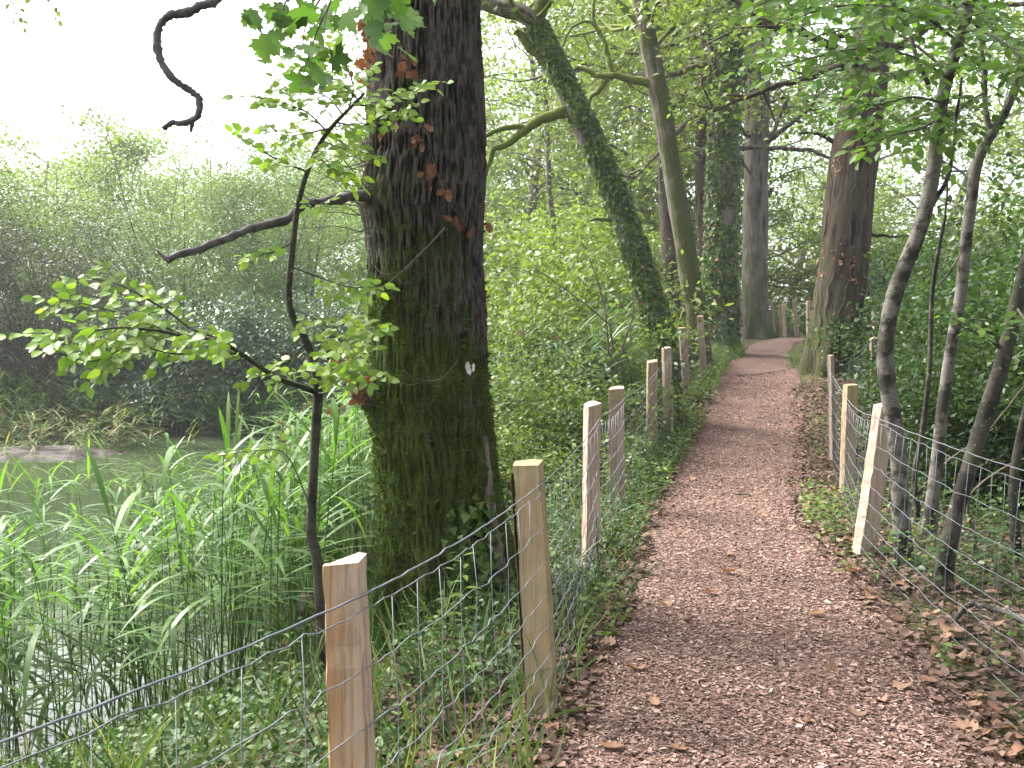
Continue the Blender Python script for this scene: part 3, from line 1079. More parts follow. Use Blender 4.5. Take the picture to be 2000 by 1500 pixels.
def leafy_limb(bb, bl, start, d, ln, r0, rng, leaves=260, size=.12, tmpl=T_FAR, sig=(.34, .34, .16), wig=.22, rise=.04, subs=5):
    """a wandering limb with sub-branches carrying leaf clusters"""
    pts = [A(start, float)]
    d = norm(d)
    for k in range(7):
        d = norm(d + rng.normal(size=3) * wig + [0, 0, rise])
        pts.append(pts[-1] + d * ln / 7)
    p = resample(pts, 22)
    bb.tube(p, np.linspace(r0, r0 * .2, 22), 6, False, .06, rng)
    for k in range(subs):
        s = p[int(rng.integers(7, 22))]
        d2 = norm(d * .6 + rng.normal(size=3) * [.8, .8, .45])
        q = resample([s, s + d2 * ln * .16 + rng.normal(size=3) * .06 * ln * .3, s + d2 * ln * .34 + rng.normal(size=3) * .05 * ln], 9)
        bb.tube(q, np.linspace(r0 * .35, r0 * .08, 9), 4, False)
        m = leaves // subs
        c = q[rng.integers(3, 9, m)] + rng.normal(size=(m, 3)) * sig
        ax, nr = leaf_dirs(m, rng)
        bl.leaves(tmpl, c, ax, nr, rng.uniform(size * .7, size * 1.25, m))
    return p


def px_tree(name, label, prof, d, mat, leafmat, seed, limbs=(), crown_from=0, crown_n=10, leaf=.12, crown_len=3.0, leaves=400, extra_up=5.0, sides=60, limb_mat=None, crown_dirs=None, flare=.3):
    """standing tree from pixel profile (x, y, width) at depth d; profile bottom first"""
    rng = np.random.default_rng(seed)
    pts = A([W(x, y, d) for x, y, w in prof])
    rad = A([w / 2 / F_PX * d for x, y, w in prof])
    g = tz(pts[0][0], d)
    pts[0][2] = g - .7
    dirn = norm(pts[-1] - pts[-2])
    if extra_up:
        pts = np.vstack([pts, pts[-1] + dirn * extra_up * .5 + [0, 0, extra_up * .1], pts[-1] + dirn * extra_up + [.1, 0, extra_up * .2]])
        rad = np.concatenate([rad, [rad[-1] * .8, rad[-1] * .45]])
    base = A([pts[0][0], pts[0][1], g])
    root = thing(name, base, label, 'tree')
    b = Buf()
    p, r, t, u, w = trunk_tube(b, pts, rad, sides, seed, amp=.10, flare=flare, ground=g)
    b.build('trunk', mat, root, base)
    for k, (lp, w0, w1) in enumerate(limbs):
        limb('branch', WL(lp, d), w0 / 2 / F_PX * d, w1 / 2 / F_PX * d, limb_mat or mat, root, base, 40, 8, .08, seed + k, .05)
    bl = Buf()
    zmin = W(0, crown_from, d)[2]
    cand = np.where(p[:, 2] > zmin)[0]
    for k in range(crown_n):
        i = int(rng.choice(cand))
        az = rng.uniform(0, 2 * math.pi) if crown_dirs is None else rng.choice(crown_dirs) + rng.normal() * .4
        bb = Buf()
        leafy_limb(bb, bl, p[i], [math.cos(az), math.sin(az), .25 * rng.normal() + .1], crown_len * rng.uniform(.7, 1.2), max(.02, r[i] * .28), rng, leaves, leaf)
        bb.build('branch', limb_mat or mat, root, base)
    if crown_n:
        bl.build('crown', leafmat, root, base, False)
    return root, p, r, u, w


treeB, pB, rB, uB, wB = px_tree('leaning_tree', 'ivy clad tree leaning left over the bank behind the fence',
    [(1302, 735, 61), (1294, 690, 55), (1275, 610, 52), (1256, 545, 51), (1232, 470, 49), (1206, 395, 47), (1180, 330, 46), (1150, 265, 45), (1122, 205, 43), (1092, 140, 40), (1064, 85, 39), (1040, 40, 34), (1000, 18, 30), (945, 4, 28)],
    13.5, M['bark_ivy'], M['oakleaf'], 3,
    limbs=[([(1110, 215), (1085, 225), (1050, 236), (1022, 258), (995, 276), (968, 292), (955, 318), (944, 352)], 25, 8), ([(1030, 248), (1000, 248), (970, 256), (940, 268)], 14, 8),
           ([(1046, 44), (1056, 10), (1072, -40), (1075, -120)], 30, 22), ([(1070, 120), (1040, 98), (1020, 75), (1008, 60)], 26, 12),
           ([(1215, 430), (1185, 428), (1150, 432)], 14, 5)],
    crown_from=150, crown_n=9, leaf=.12, crown_len=2.6, leaves=410, extra_up=3.0, limb_mat=M['moss_limb'])
treeC, pC, rC, uC, wC = px_tree('mossy_tree', 'slender tree covered in yellow green moss between two ivy clad trees',
    [(1368, 665, 46), (1362, 620, 42), (1350, 560, 40), (1338, 480, 38), (1328, 420, 38), (1314, 340, 37), (1302, 270, 36), (1290, 200, 36), (1276, 130, 35), (1262, 60, 33), (1250, 0, 32)],
    18.0, M['bark_moss'], M['oakleaf'], 7,
    limbs=[([(1286, 168), (1250, 158), (1210, 150), (1175, 150), (1150, 138), (1122, 130)], 20, 8), ([(1185, 152), (1168, 180), (1152, 190), (1150, 212)], 14, 5), ([(1195, 150), (1190, 120), (1180, 80), (1160, 40), (1160, -20)], 12, 6),
           ([(1172, 62), (1150, 42), (1115, 55), (1095, 95)], 8, 4), ([(1262, 62), (1235, 30), (1205, 0)], 18, 12)],
    crown_from=120, crown_n=9, leaf=.13, crown_len=2.8, leaves=400, extra_up=5, limb_mat=M['moss_limb'])
treeD, pD, rD, uD, wD = px_tree('ivy_tree', 'upright trunk wrapped in glossy ivy left of the path bend',
    [(1410, 690, 74), (1409, 640, 66), (1408, 560, 62), (1409, 450, 60), (1412, 330, 58), (1416, 200, 56), (1420, 100, 54), (1424, 0, 50)],
    21.0, M['bark_ivy'], M['oakleaf'], 9,
    limbs=[([(1440, 290), (1480, 288), (1530, 290), (1580, 294), (1612, 306), (1632, 322)], 10, 6), ([(1445, 305), (1460, 330), (1475, 350)], 7, 3), ([(1440, 130), (1460, 140), (1480, 132)], 9, 4), ([(1395, 30), (1360, 55), (1330, 70)], 10, 4)],
    crown_from=200, crown_n=11, leaf=.13, crown_len=3.2, leaves=400, extra_up=6)
treeE, pE, rE, uE, wE = px_tree('far_oak_tree', 'grey furrowed oak standing where the path bends',
    [(1478, 668, 58), (1476, 640, 52), (1474, 560, 48), (1475, 470, 46), (1476, 380, 46), (1478, 280, 44), (1480, 180, 46), (1482, 120, 48), (1492, 50, 36), (1500, -10, 32)],
    28.0, M['bark_far'], M['oakleaf'], 13,
    limbs=[([(1478, 150), (1468, 90), (1460, 30), (1456, -30)], 30, 22), ([(1496, 385), (1504, 378), (1508, 370)], 10, 8)],
    crown_from=330, crown_n=16, leaf=.15, crown_len=4.0, leaves=410, extra_up=7)
treeF, pF, rF, uF, wF = px_tree('right_oak_tree', 'thick brown oak leaning right on the mound beside the path',
    [(1622, 725, 112), (1628, 690, 102), (1634, 620, 96), (1644, 540, 92), (1652, 460, 90), (1660, 380, 88), (1668, 310, 86), (1678, 240, 82), (1690, 170, 78), (1702, 90, 74), (1712, 0, 70)],
    16.0, M['bark_right'], M['oakleaf'], 17,
    limbs=[([(1640, 285), (1615, 270), (1590, 258), (1560, 262)], 12, 5), ([(1695, 455), (1730, 462), (1790, 462)], 8, 3), ([(1655, 60), (1640, 70), (1615, 60)], 16, 6)],
    crown_from=150, crown_n=12, leaf=.12, crown_len=3.2, leaves=410, extra_up=5, flare=.0)

# extra trunks further back
px_tree('shaded_trunk_tree', 'dark brown trunk standing behind the slender mossy tree', [(1312, 640, 40), (1310, 560, 36), (1306, 440, 34), (1300, 320, 32), (1296, 200, 30), (1290, 60, 28)], 26.0, M['bark_right'], M['oakleaf'], 23, crown_from=250, crown_n=14, leaf=.16, crown_len=3.8, leaves=400, extra_up=6, sides=16)
px_tree('thin_grey_tree', 'thin dark trunk close behind the ivy wrapped trunk', [(1372, 640, 30), (1374, 500, 27), (1370, 350, 25), (1372, 200, 24), (1376, 60, 22)], 30.0, M['bark_right'], M['oakleaf'], 29,
        limbs=[([(1372, 180), (1345, 130), (1330, 100)], 9, 4), ([(1374, 120), (1400, 90), (1410, 60)], 8, 4)], crown_from=300, crown_n=16, leaf=.17, crown_len=4.2, leaves=400, extra_up=7, sides=14)
px_tree('pale_stem_tree', 'thin grey stem seen between the big oak and the leaning tree', [(1085, 640, 14), (1082, 480, 12), (1074, 380, 11), (1068, 260, 10), (1062, 120, 9)], 26.0, M['bark_far'], M['oakleaf'], 31, crown_from=420, crown_n=14, leaf=.15, crown_len=3.6, leaves=410, extra_up=5, sides=12)


def surf_tube(p, r, u, w, zlo, zhi, side, spread, seed, dens=.45):
    def f(n, rng):
        ok = np.where((p[:, 2] > zlo) & (p[:, 2] < zhi))[0]
        i = rng.choice(ok, n * 3)
        fr = rng.random(n * 3)[:, None]
        i2 = np.minimum(i + 1, len(p) - 1)
        a = side + spread * rng.normal(size=n * 3)
        nr = np.cos(a)[:, None] * u[i] + np.sin(a)[:, None] * w[i]
        pos = p[i] * (1 - fr) + p[i2] * fr + nr * r[i][:, None] * 1.03
        k = fbm(pos * 1.6, 3, seed) > dens
        return pos[k][:n], nr[k][:n]
    return f


def facing(u, w, az):
    """angle in the tube frame that points to world azimuth az"""
    v = A([math.cos(az), math.sin(az), 0])
    return math.atan2(v.dot(w[0]), v.dot(u[0]))


rv = np.random.default_rng(40)


def vstem(p, r, u, w, a, i0, i1):
    k = np.arange(i0, i1)
    aa = a + .12 * np.sin(k * .17 + a * 3) + .05 * np.sin(k * .9)
    return p[k] + (np.cos(aa)[:, None] * u[k] + np.sin(aa)[:, None] * w[k]) * r[k][:, None] * 1.04


ivy_on('ivy_vine', 'ivy leaves climbing the tree that leans left', surf_tube(pB, rB, uB, wB, -.2, 5.4, facing(uB, wB, -1.2), 1.1, 4, .33), 3900, T_IVY, .058, M['ivy'], (float(pB[0][0]), 13.3, float(pB[0][2]) + .1), rv,
       [vstem(pB, rB, uB, wB, facing(uB, wB, -1.4), 2, 60), vstem(pB, rB, uB, wB, facing(uB, wB, -.6), 2, 45)], 40)
ivy_on('ivy_vine', 'dense ivy sheath on the upright trunk by the path bend', surf_tube(pD, rD, uD, wD, 1.2, 9.5, facing(uD, wD, -2.0), 1.1, 9, .24), 6200, T_IVY, .082, M['ivy'], (float(pD[0][0]), 20.8, float(pD[0][2]) + .1), rv,
       [vstem(pD, rD, uD, wD, facing(uD, wD, -1.8), 2, 70)], 120)
ivy_on('ivy_vine', 'sparse ivy and bare stems on the thick brown oak', surf_tube(pF, rF, uF, wF, 1.0, 5.5, facing(uF, wF, -1.9), .9, 14, .60), 120, T_IVY, .06, M['dry'], (float(pF[0][0]) - .1, 15.6, float(pF[0][2]) + .1), rv,
       [vstem(pF, rF, uF, wF, facing(uF, wF, az), 1, 70) for az in (-2.6, -2.2, -1.7, -1.2, -2.9)], 45)

# ------------------------------------------------------------------ right-hand saplings with leafy tops
def leafy(p, step, sub_len, size, rng, nb=(0, -.5, .8), droop=.25, tw=None, start=.15, dens=.62):
    """alternate side twigs along a branch, leaves alternate along each twig -> pos, axis, normal, size"""
    P, AX, NR, SZ = [], [], [], []
    s = np.concatenate([[0], np.cumsum(np.linalg.norm(np.diff(p, axis=0), axis=1))])
    L = s[-1]
    x = L * start
    sgn = 1
    while x <= L:
        c = A([np.interp(x, s, p[:, a]) for a in range(3)])
        c2 = A([np.interp(min(x + .05, L), s, p[:, a]) for a in range(3)])
        c1 = A([np.interp(max(x - .05, 0), s, p[:, a]) for a in range(3)])
        t = norm(c2 - c1)
        side = norm(np.cross(t, [0, -.35, 1])) * sgn
        ln = sub_len * (1.05 - .6 * x / L) * rng.uniform(.6, 1.2)
        d = norm(t * .75 + side * .85 + rng.normal(size=3) * .22 - [0, 0, droop * .3])
        if x + step > L:
            d = t
        q = [c]
        for k in range(5):
            d = norm(d + rng.normal(size=3) * .10 - [0, 0, droop * .16])
            q.append(q[-1] + d * ln / 5)
        q = A(q)
        if tw is not None:
            tw.tube(q, np.linspace(.0026, .001, 6) * (size / .07), 4, False)
        m = max(2, int(ln / (size * dens)))
        sg = 1
        for k in range(m + 1):
            f = (k + .5) / (m + .5) * 5
            i = min(int(f), 4)
            c0 = q[i] * (1 - (f - i)) + q[i + 1] * (f - i) if f < 5 else q[5]
            td = norm(q[min(i + 1, 5)] - q[i])
            sd = norm(np.cross(td, [0, -.4, 1])) * sg
            P.append(c0)
            AX.append(norm((td if k == m else td * .65 + sd * .9) + rng.normal(size=3) * .2 - [0, 0, droop * rng.random()]))
            NR.append(A(nb) + rng.normal(size=3) * .35)
            SZ.append(size * rng.uniform(.7, 1.15))
            sg = -sg
        x += step * rng.uniform(.7, 1.3)
        sgn = -sgn
    return A(P), A(AX), A(NR), A(SZ)


def sapling(name, label, prof, d, mat, leafmat, seed, forks=(), branches=(), size=.09, step=.11, sub=.42, nb=(0, -.45, .8)):
    rng = np.random.default_rng(seed)
    pts = A([W(q[0], q[1], q[3] if len(q) > 3 else d) for q in prof])
    rad = A([q[2] * .84 / 2 / F_PX * (q[3] if len(q) > 3 else d) for q in prof])
    g = tz(pts[0][0], pts[0][1])
    pts[0][2] = min(pts[0][2], g - .1)
    base = A([pts[0][0], pts[0][1], g])
    root = thing(name, base, label, 'sapling')
    b = Buf()
    trunk_tube(b, pts, rad, 14, seed, amp=.035, flare=.15, ground=g, n=110, furrow=6)
    b.build('trunk', mat, root, base)
    for k, (lp, w0, w1) in enumerate(forks):
        limb('branch', WL(lp, d), w0 / 2 / F_PX * d, w1 / 2 / F_PX * d, mat, root, base, 40, 7, .05, seed + k, .02)
    bl = Buf()
    for lp in branches:
        tw = Buf()
        p = resample(WL(lp, d), 30) + 0
        tw.tube(p, np.linspace(.010, .003, 30), 5, False)
        a = leafy(p, step, sub, size, rng, nb, tw=tw)
        bl.leaves(T_LEAF, *a)
        tw.build('leafy_branch', M['twig'], root, base)
    if branches:
        bl.build('crown', leafmat, root, base, False)
    return root


sapling('sapling', 'grey sinuous sapling just behind the leaning pale post', [(1768, 1120, 46), (1762, 1040, 40), (1758, 960, 40), (1756, 900, 38), (1745, 820, 38), (1735, 760, 38), (1729, 700, 38), (1734, 640, 37), (1746, 580, 37), (1768, 520, 37), (1792, 460, 35), (1812, 390, 34), (1826, 310, 32), (1832, 240, 30), (1848, 160, 28), (1876, 70, 26), (1894, 0, 24), (1905, -120, 18)], 6.6, M['bark_sap'], M['bough'], 51,
        forks=[([(1802, 425), (1830, 385), (1850, 350), (1862, 290), (1868, 230), (1880, 150)], 12, 5), ([(1812, 165), (1790, 110), (1775, 60), (1745, 10), (1720, -40)], 10, 6)],
        branches=[[(1850, 150, 6.6), (1780, 110, 6.2), (1690, 95, 5.9), (1600, 110, 5.7), (1530, 130, 5.6)], [(1870, 80, 6.6), (1800, 30, 6.2), (1700, 10, 5.8), (1600, 20, 5.6), (1510, 60, 5.5)], [(1840, 200, 6.6), (1780, 190, 6.3), (1710, 205, 6.1), (1640, 190, 6.0)],
                  [(1890, 10, 6.6), (1800, -30, 6.0), (1680, -40, 5.6), (1570, -20, 5.4), (1480, 10, 5.2)], [(1835, 230, 6.6), (1800, 250, 6.2), (1750, 262, 5.9), (1715, 275, 5.8)], [(1880, 60, 6.6), (1920, 60, 6.2), (1970, 90, 6.0), (2030, 140, 5.8)],
                  [(1860, 120, 6.6), (1760, 140, 7.2), (1660, 150, 7.6), (1570, 160, 8.0)], [(1895, -10, 6.6), (1850, -10, 7.4), (1770, 20, 8.0), (1680, 50, 8.4)], [(1870, 90, 6.6), (1900, 120, 7.2), (1940, 130, 7.6), (1980, 120, 8)], [(1855, 140, 6.6), (1740, 60, 6.9), (1640, 60, 7.2), (1540, 90, 7.4), (1460, 130, 7.6)], [(1838, 215, 6.6), (1760, 235, 7.0), (1690, 240, 7.4), (1600, 230, 7.8)], [(1885, 30, 6.6), (1780, -10, 7.0), (1640, -10, 7.2), (1520, 20, 7.4)]], size=.080, step=.055, sub=.5)
sapling('sapling', 'forked grey sapling in the middle of the right hand clump', [(1806, 1130, 36), (1815, 1020, 30), (1830, 900, 28), (1842, 790, 27), (1858, 680, 27), (1876, 580, 26), (1886, 480, 26), (1896, 400, 26), (1908, 320, 25), (1928, 275, 25), (1960, 225, 20), (1985, 165, 18), (2005, 90, 16), (2030, 0, 14), (2060, -100, 10)], 7.4, M['bark_sap'], M['bough'], 52,
        forks=[([(1938, 262), (1925, 215), (1922, 150), (1915, 80), (1910, 0), (1900, -60)], 13, 6), ([(1893, 470), (1862, 520), (1830, 560)], 5, 3)],
        branches=[[(1915, 60, 7.4), (1880, 20, 7.0), (1830, -10, 6.6), (1760, -30, 6.2)], [(1925, 180, 7.4), (1890, 200, 7.1), (1850, 240, 6.9), (1810, 270, 6.8)], [(2000, 110, 7.4), (1960, 60, 7.0), (1920, 30, 6.6), (1870, 30, 6.3)], [(2010, 60, 7.4), (2040, 110, 7.0), (2060, 200, 6.8)], [(1912, 40, 7.4), (1960, -10, 7.2), (2020, -30, 7)]], size=.080, step=.055, sub=.5)
sapling('sapling', 'dark blotched sapling leaning right at the near end of the clump', [(1830, 1200, 44), (1842, 1120, 38), (1862, 1020, 37), (1885, 940, 36), (1912, 850, 36), (1938, 770, 36), (1960, 700, 34), (1982, 610, 33), (2005, 520, 32), (2040, 400, 28), (2080, 200, 24)], 6.0, M['bark_sapd'], M['bough'], 53,
        forks=[([(1962, 690), (1940, 670), (1915, 655), (1885, 640)], 7, 3)],
        branches=[[(1955, 680, 6.0), (1930, 650, 5.9), (1900, 640, 5.8), (1870, 625, 5.8)], [(1985, 600, 6.0), (2010, 640, 5.7), (2030, 700, 5.6)]], size=.07, sub=.3, step=.1)
sapling('sapling', 'slim dark sapling at the right edge beyond the wire', [(1985, 1140, 26), (1983, 1040, 22), (1978, 960, 20), (1988, 880, 20), (2010, 780, 18), (2060, 600, 15)], 7.2, M['bark_sapd'], M['bough'], 54)
sapling('sapling', 'thin dark stem between the two grey saplings', [(1790, 1110, 20), (1792, 1000, 14), (1786, 930, 13), (1800, 850, 12), (1815, 720, 11), (1822, 560, 10), (1846, 420, 8)], 8.2, M['bark_sapd'], M['bough'], 55,
        branches=[[(1846, 420, 8.2), (1850, 360, 8.0), (1840, 300, 7.9), (1860, 250, 7.8)]], size=.08)

# ------------------------------------------------------------------ hornbeam sapling on the near bank, bright leaf sprays
rh = np.random.default_rng(61)
HD = 4.9
h_prof = [(634, 1190, 24), (622, 1120, 22), (608, 1040, 20), (612, 930, 19), (617, 830, 19), (621, 765, 20), (612, 710, 17), (596, 665, 16), (568, 610, 14), (564, 560, 13), (572, 480, 12), (582, 400, 11), (602, 330, 10), (628, 275, 9), (655, 240, 8), (690, 205, 6), (712, 182, 5)]
pts = WL([(x, y) for x, y, w in h_prof], HD)
hb = A([pts[0][0], HD, tz(pts[0][0], HD)])
pts[0][2] = hb[2] - .1
horn = thing('hornbeam_sapling', hb, 'slim sapling with bright green leaf sprays on the near bank', 'sapling')
b = Buf()
trunk_tube(b, pts, A([w / 2 / F_PX * HD for x, y, w in h_prof]), 12, 5, .03, .2, hb[2], 120, 5)
b.build('trunk', M['bark_sapd'], horn, hb)
h_br = [  # branch pixels with depth, thickness, twig length, leaf size
    ([(620, 768, 4.9), (590, 755, 4.85), (550, 742, 4.8), (505, 715, 4.7), (470, 690, 4.65), (425, 665, 4.6), (360, 656, 4.5), (300, 645, 4.45), (230, 640, 4.4), (150, 650, 4.35), (60, 650, 4.3)], 12, .34, .072, .30),
    ([(470, 690, 4.65), (420, 660, 4.6), (370, 640, 4.6), (330, 610, 4.6), (280, 580, 4.55), (230, 555, 4.5), (180, 545, 4.5)], 6, .30, .07, .35),
    ([(360, 656, 4.5), (300, 630, 4.55), (230, 610, 4.6), (150, 590, 4.6), (90, 580, 4.6)], 5, .26, .066, .3),
    ([(300, 645, 4.45), (240, 680, 4.4), (180, 705, 4.35), (110, 690, 4.3)], 4, .22, .066, .2),
    ([(612, 700, 4.9), (650, 680, 4.8), (690, 650, 4.7), (740, 640, 4.65)], 6, .28, .06, .15),
    ([(619, 768, 4.9), (640, 765, 4.8), (648, 735, 4.75), (670, 715, 4.7), (715, 690, 4.65)], 6, .26, .06, .3),
    ([(598, 668, 4.9), (570, 700, 4.8), (535, 725, 4.75), (495, 740, 4.7)], 4, .2, .06, .4),
    ([(566, 600, 4.9), (610, 620, 4.8), (650, 640, 4.75), (690, 620, 4.7)], 4, .22, .056, .3),
    ([(575, 470, 4.9), (540, 490, 4.8), (500, 500, 4.75)], 4, .2, .062, .35),
    ([(566, 520, 4.9), (620, 540, 4.85), (680, 560, 4.75), (740, 560, 4.7)], 4, .2, .058, .35),
    ([(600, 335, 4.9), (560, 320, 4.8), (520, 300, 4.7), (490, 280, 4.65)], 4, .22, .062, .2),
    ([(640, 258, 4.9), (600, 220, 4.8), (550, 200, 4.75), (500, 190, 4.7)], 4, .26, .062, .15),
    ([(690, 205, 4.9), (740, 205, 4.85), (790, 185, 4.8), (835, 165, 4.75)], 5, .22, .056, .05),
    ([(660, 240, 4.9), (710, 245, 4.8), (750, 225, 4.75), (800, 205, 4.7)], 4, .2, .056, .2),
    ([(700, 195, 4.9), (660, 160, 4.85), (600, 130, 4.8), (560, 150, 4.75)], 4, .26, .06, .1),
    ([(628, 275, 4.9), (670, 290, 4.8), (720, 300, 4.75)], 4, .2, .06, .2),
    ([(590, 380, 4.9), (620, 400, 4.85), (640, 390, 4.8)], 3, .16, .06, .3),
    ([(670, 225, 4.9), (640, 190, 4.95), (590, 175, 5.0), (530, 175, 5.05)], 3.6, .26, .06, .1), ([(680, 215, 4.9), (690, 170, 4.95), (670, 120, 5.0), (640, 90, 5.0)], 3.6, .26, .06, .1),
    ([(645, 250, 4.9), (600, 260, 5.0), (560, 265, 5.05), (530, 250, 5.1)], 3.6, .24, .06, .15), ([(615, 300, 4.9), (650, 330, 4.95), (690, 340, 5.0)], 3.6, .2, .06, .2),
    ([(610, 705, 4.9), (650, 720, 4.7), (690, 730, 4.6), (730, 735, 4.55)], 3.6, .24, .058, .15), ([(470, 690, 4.65), (400, 690, 4.6), (330, 690, 4.55), (260, 670, 4.5), (190, 670, 4.45)], 3.6, .26, .066, .3),
    ([(610, 1000, 4.9), (560, 890, 4.8), (500, 880, 4.75), (430, 890, 4.7)], 3, .16, .055, .5)]
P_, X_, N_, S_ = [], [], [], []
for pts_, wd, sub, ls, st in h_br:
    tw = Buf()
    p = resample(WL(pts_, HD), 30)
    if wd > 3.5:
        bq = Buf()
        bq.tube(p, np.linspace(wd / 2 / F_PX * HD, .0022, 30), 6, True, .04, rh)
        bq.build('branch', M['bark_sapd'], horn, hb)
    else:
        tw.tube(p, np.linspace(.004, .0015, 30), 5, False)
    a = leafy(p, .040, sub, ls * .86, rh, (0.0, -.8, .6), .2, tw, st, .5)
    for L_, v in zip((P_, X_, N_, S_), a):
        L_.append(v)
    tag(tw.build('twig_spray', M['twig'], horn, hb), kind='stuff')
P_, X_, N_, S_ = np.vstack(P_), np.vstack(X_), np.vstack(N_), np.concatenate(S_)
_b = Buf()
_b.add(T_OVATE[0], None, T_OVATE[2])
LEAF_ME = _b.mesh('leaf', M['spray'], smooth=False)
order = np.argsort(-S_ * (P_[:, 0] < -1.0))
for k in order[:300]:
    child('leaf', LEAF_ME, horn, basis(P_[k] - hb, X_[k], N_[k], S_[k], S_[k] * 1.05))
rest = order[300:]
b = Buf()
b.leaves(T_OVATE, P_[rest], X_[rest], N_[rest], S_[rest], S_[rest] * 1.05)
tag(b.build('foliage', M['spray'], horn, hb, False), kind='stuff')

# maple bough hanging in at the top, each big lobed leaf a part
mo = A([-.55, 5.2, 4.6])
mb = thing('maple_bough', mo, 'hanging maple bough with big lobed leaves left of the oak trunk top', 'branch')
rm = np.random.default_rng(71)
_b = Buf()
_b.add(T_MAPLE[0], None, T_MAPLE[2])
MAPLE_ME = _b.mesh('leaf', M['maple'], smooth=False)
tips = []
for pts_ in ([(700, -500, 4.6), (690, -200, 4.0), (660, -40, 3.7), (620, 60, 3.6), (600, 120, 3.6)], [(690, -200, 4.0), (720, -60, 3.9), (750, 20, 3.9), (770, 60, 3.9)], [(680, -160, 4.0), (600, -60, 3.8), (560, 0, 3.8), (545, 50, 3.8)], [(680, -160, 4.0), (640, -30, 4.3), (600, 40, 4.4), (590, 100, 4.4)]):
    p = resample(WL(pts_, 3.7), 24)
    tw = Buf()
    tw.tube(p, np.linspace(.007, .002, 24), 5, False)
    for k in range(20):
        s = p[int(rm.integers(8, 24))]
        e = s + rm.normal(size=3) * [.09, .07, .05] + [0, -.02, -.03]
        tw.tube(resample([s, (s + e) / 2 + [0, 0, .01], e], 5), .0012, 4, False)
        tips.append(e)
    tw.build('twig', M['twig'], mb, mo)
for e in tips:
    child('leaf', MAPLE_ME, mb, basis(e - mo, rm.normal(size=3) * .7 + [0, 0, -.8], rm.normal(size=3) * .5 + [0, -.6, .5], rm.uniform(.06, .10)))

# twig tips at the very top-left corner
cb = thing('oak_twig', W(30, -120, 6.0), 'leafy oak twig tips in the top left sky corner', 'branch')
tw, bl = Buf(), Buf()
for pts_ in ([(40, -200, 6), (30, -60, 6), (20, 0, 6), (40, 35, 6)], [(40, -200, 6), (80, -60, 6), (95, 5, 6), (110, 12, 6)]):
    p = resample(WL(pts_, 6), 20)
    tw.tube(p, np.linspace(.006, .002, 20), 4, False)
    bl.leaves(T_LEAF, *leafy(p, .06, .16, .045, rm, tw=tw, start=.4))
tw.build('twigs', M['twig'], cb, cb.location)
bl.build('leaves', M['oakleaf'], cb, cb.location, False)

# ------------------------------------------------------------------ fences
rf = np.random.default_rng(81)


def split_post(parent, base, top, wid, dep, rot, mat, origin, seed, near, wedge=False, bark=False, label=None):
    """hand split stake: uneven five cornered section, chamfered arrises, slight taper and bow"""
    rng = np.random.default_rng(seed)
    cs = A([(-.5, -.45), (.42, -.5), (.5, .30), (.1, .5), (-.48, .25)]) if not wedge else A([(-.5, -.34), (.36, -.46), (.54, .46), (.36, .44), (-.42, -.14)])
    cs = cs + rng.normal(size=cs.shape) * .04
    sec = []
    n = len(cs)
    for k in range(n):
        c, a_, b_ = cs[k], cs[k - 1], cs[(k + 1) % n]
        sec += [c + (a_ - c) * .03, c + (b_ - c) * .03]
    sec = A(sec) * [wid, dep]
    ca, sa = math.cos(rot), math.sin(rot)
    sec = sec @ A([[ca, sa], [-sa, ca]])
    m = len(sec)
    R = 26 if near else 8
    base, top = A(base, float), A(top, float)
    rows = []
    ph = rng.uniform(0, 6)
    for k in range(R + 1):
        f = k / R
        c = base * (1 - f) + top * f
        bow = .006 * math.sin(f * math.pi + ph)
        s = sec * (1.06 - .10 * f) * (1 + .02 * math.sin(5 * f + ph))
        z = np.full(m, 0.0)
        if k == R:
            z = (s[:, 0] * .10 + s[:, 1] * .22) * rng.uniform(.4, 1.2)
        jit = rng.normal(size=(m, 2)) * (.0016 if near else .002)
        rows.append(np.column_stack([c[0] + s[:, 0] + bow + jit[:, 0], c[1] + s[:, 1] + jit[:, 1], c[2] + z]))
    v = np.vstack(rows)
    i = np.arange(R)[:, None] * m + np.arange(m)[None]
    j = np.arange(R)[:, None] * m + (np.arange(m)[None] + 1) % m
    b = Buf()
    q = np.stack([i, j, j + m, i + m], -1).reshape(-1, 4)
    tv = np.vstack([v, [rows[-1].mean(0)]])
    jj = np.arange(m)
    b.add(tv, q, np.stack([np.full(m, len(v)), R * m + jj, R * m + (jj + 1) % m], -1))
    o = b.build('post', mat, parent, origin, 'flat')
    if label:
        o['label'] = label
    if bark:
        bb = Buf()
        k0 = int(np.argmin(sec[:, 0]))
        rows = []
        for k in range(0, R + 1):
            f = k / R
            if f > .97:
                break
            c = base * (1 - f) + top * f
            for kk in (-2, -1, 0, 1):
                s = sec[(k0 + kk) % m] * (1.10 + .02 * rng.normal())
                rows.append([c[0] + s[0], c[1] + s[1], c[2]])
        nr = len(rows) // 4
        i = np.arange(nr - 1)[:, None] * 4 + np.arange(3)[None]
        bb.add(rows, np.stack([i, i + 1, i + 5, i + 4], -1).reshape(-1, 4))
        bo = bb.build('bark', M['post_bark'], o, (0, 0, 0), True)
        bo.data.transform(Matrix.Translation(-Vector(tuple(origin))))
    return o


WIRE_F = [.925, .895, .76, .625, .50, .385, .28, .185, .095]


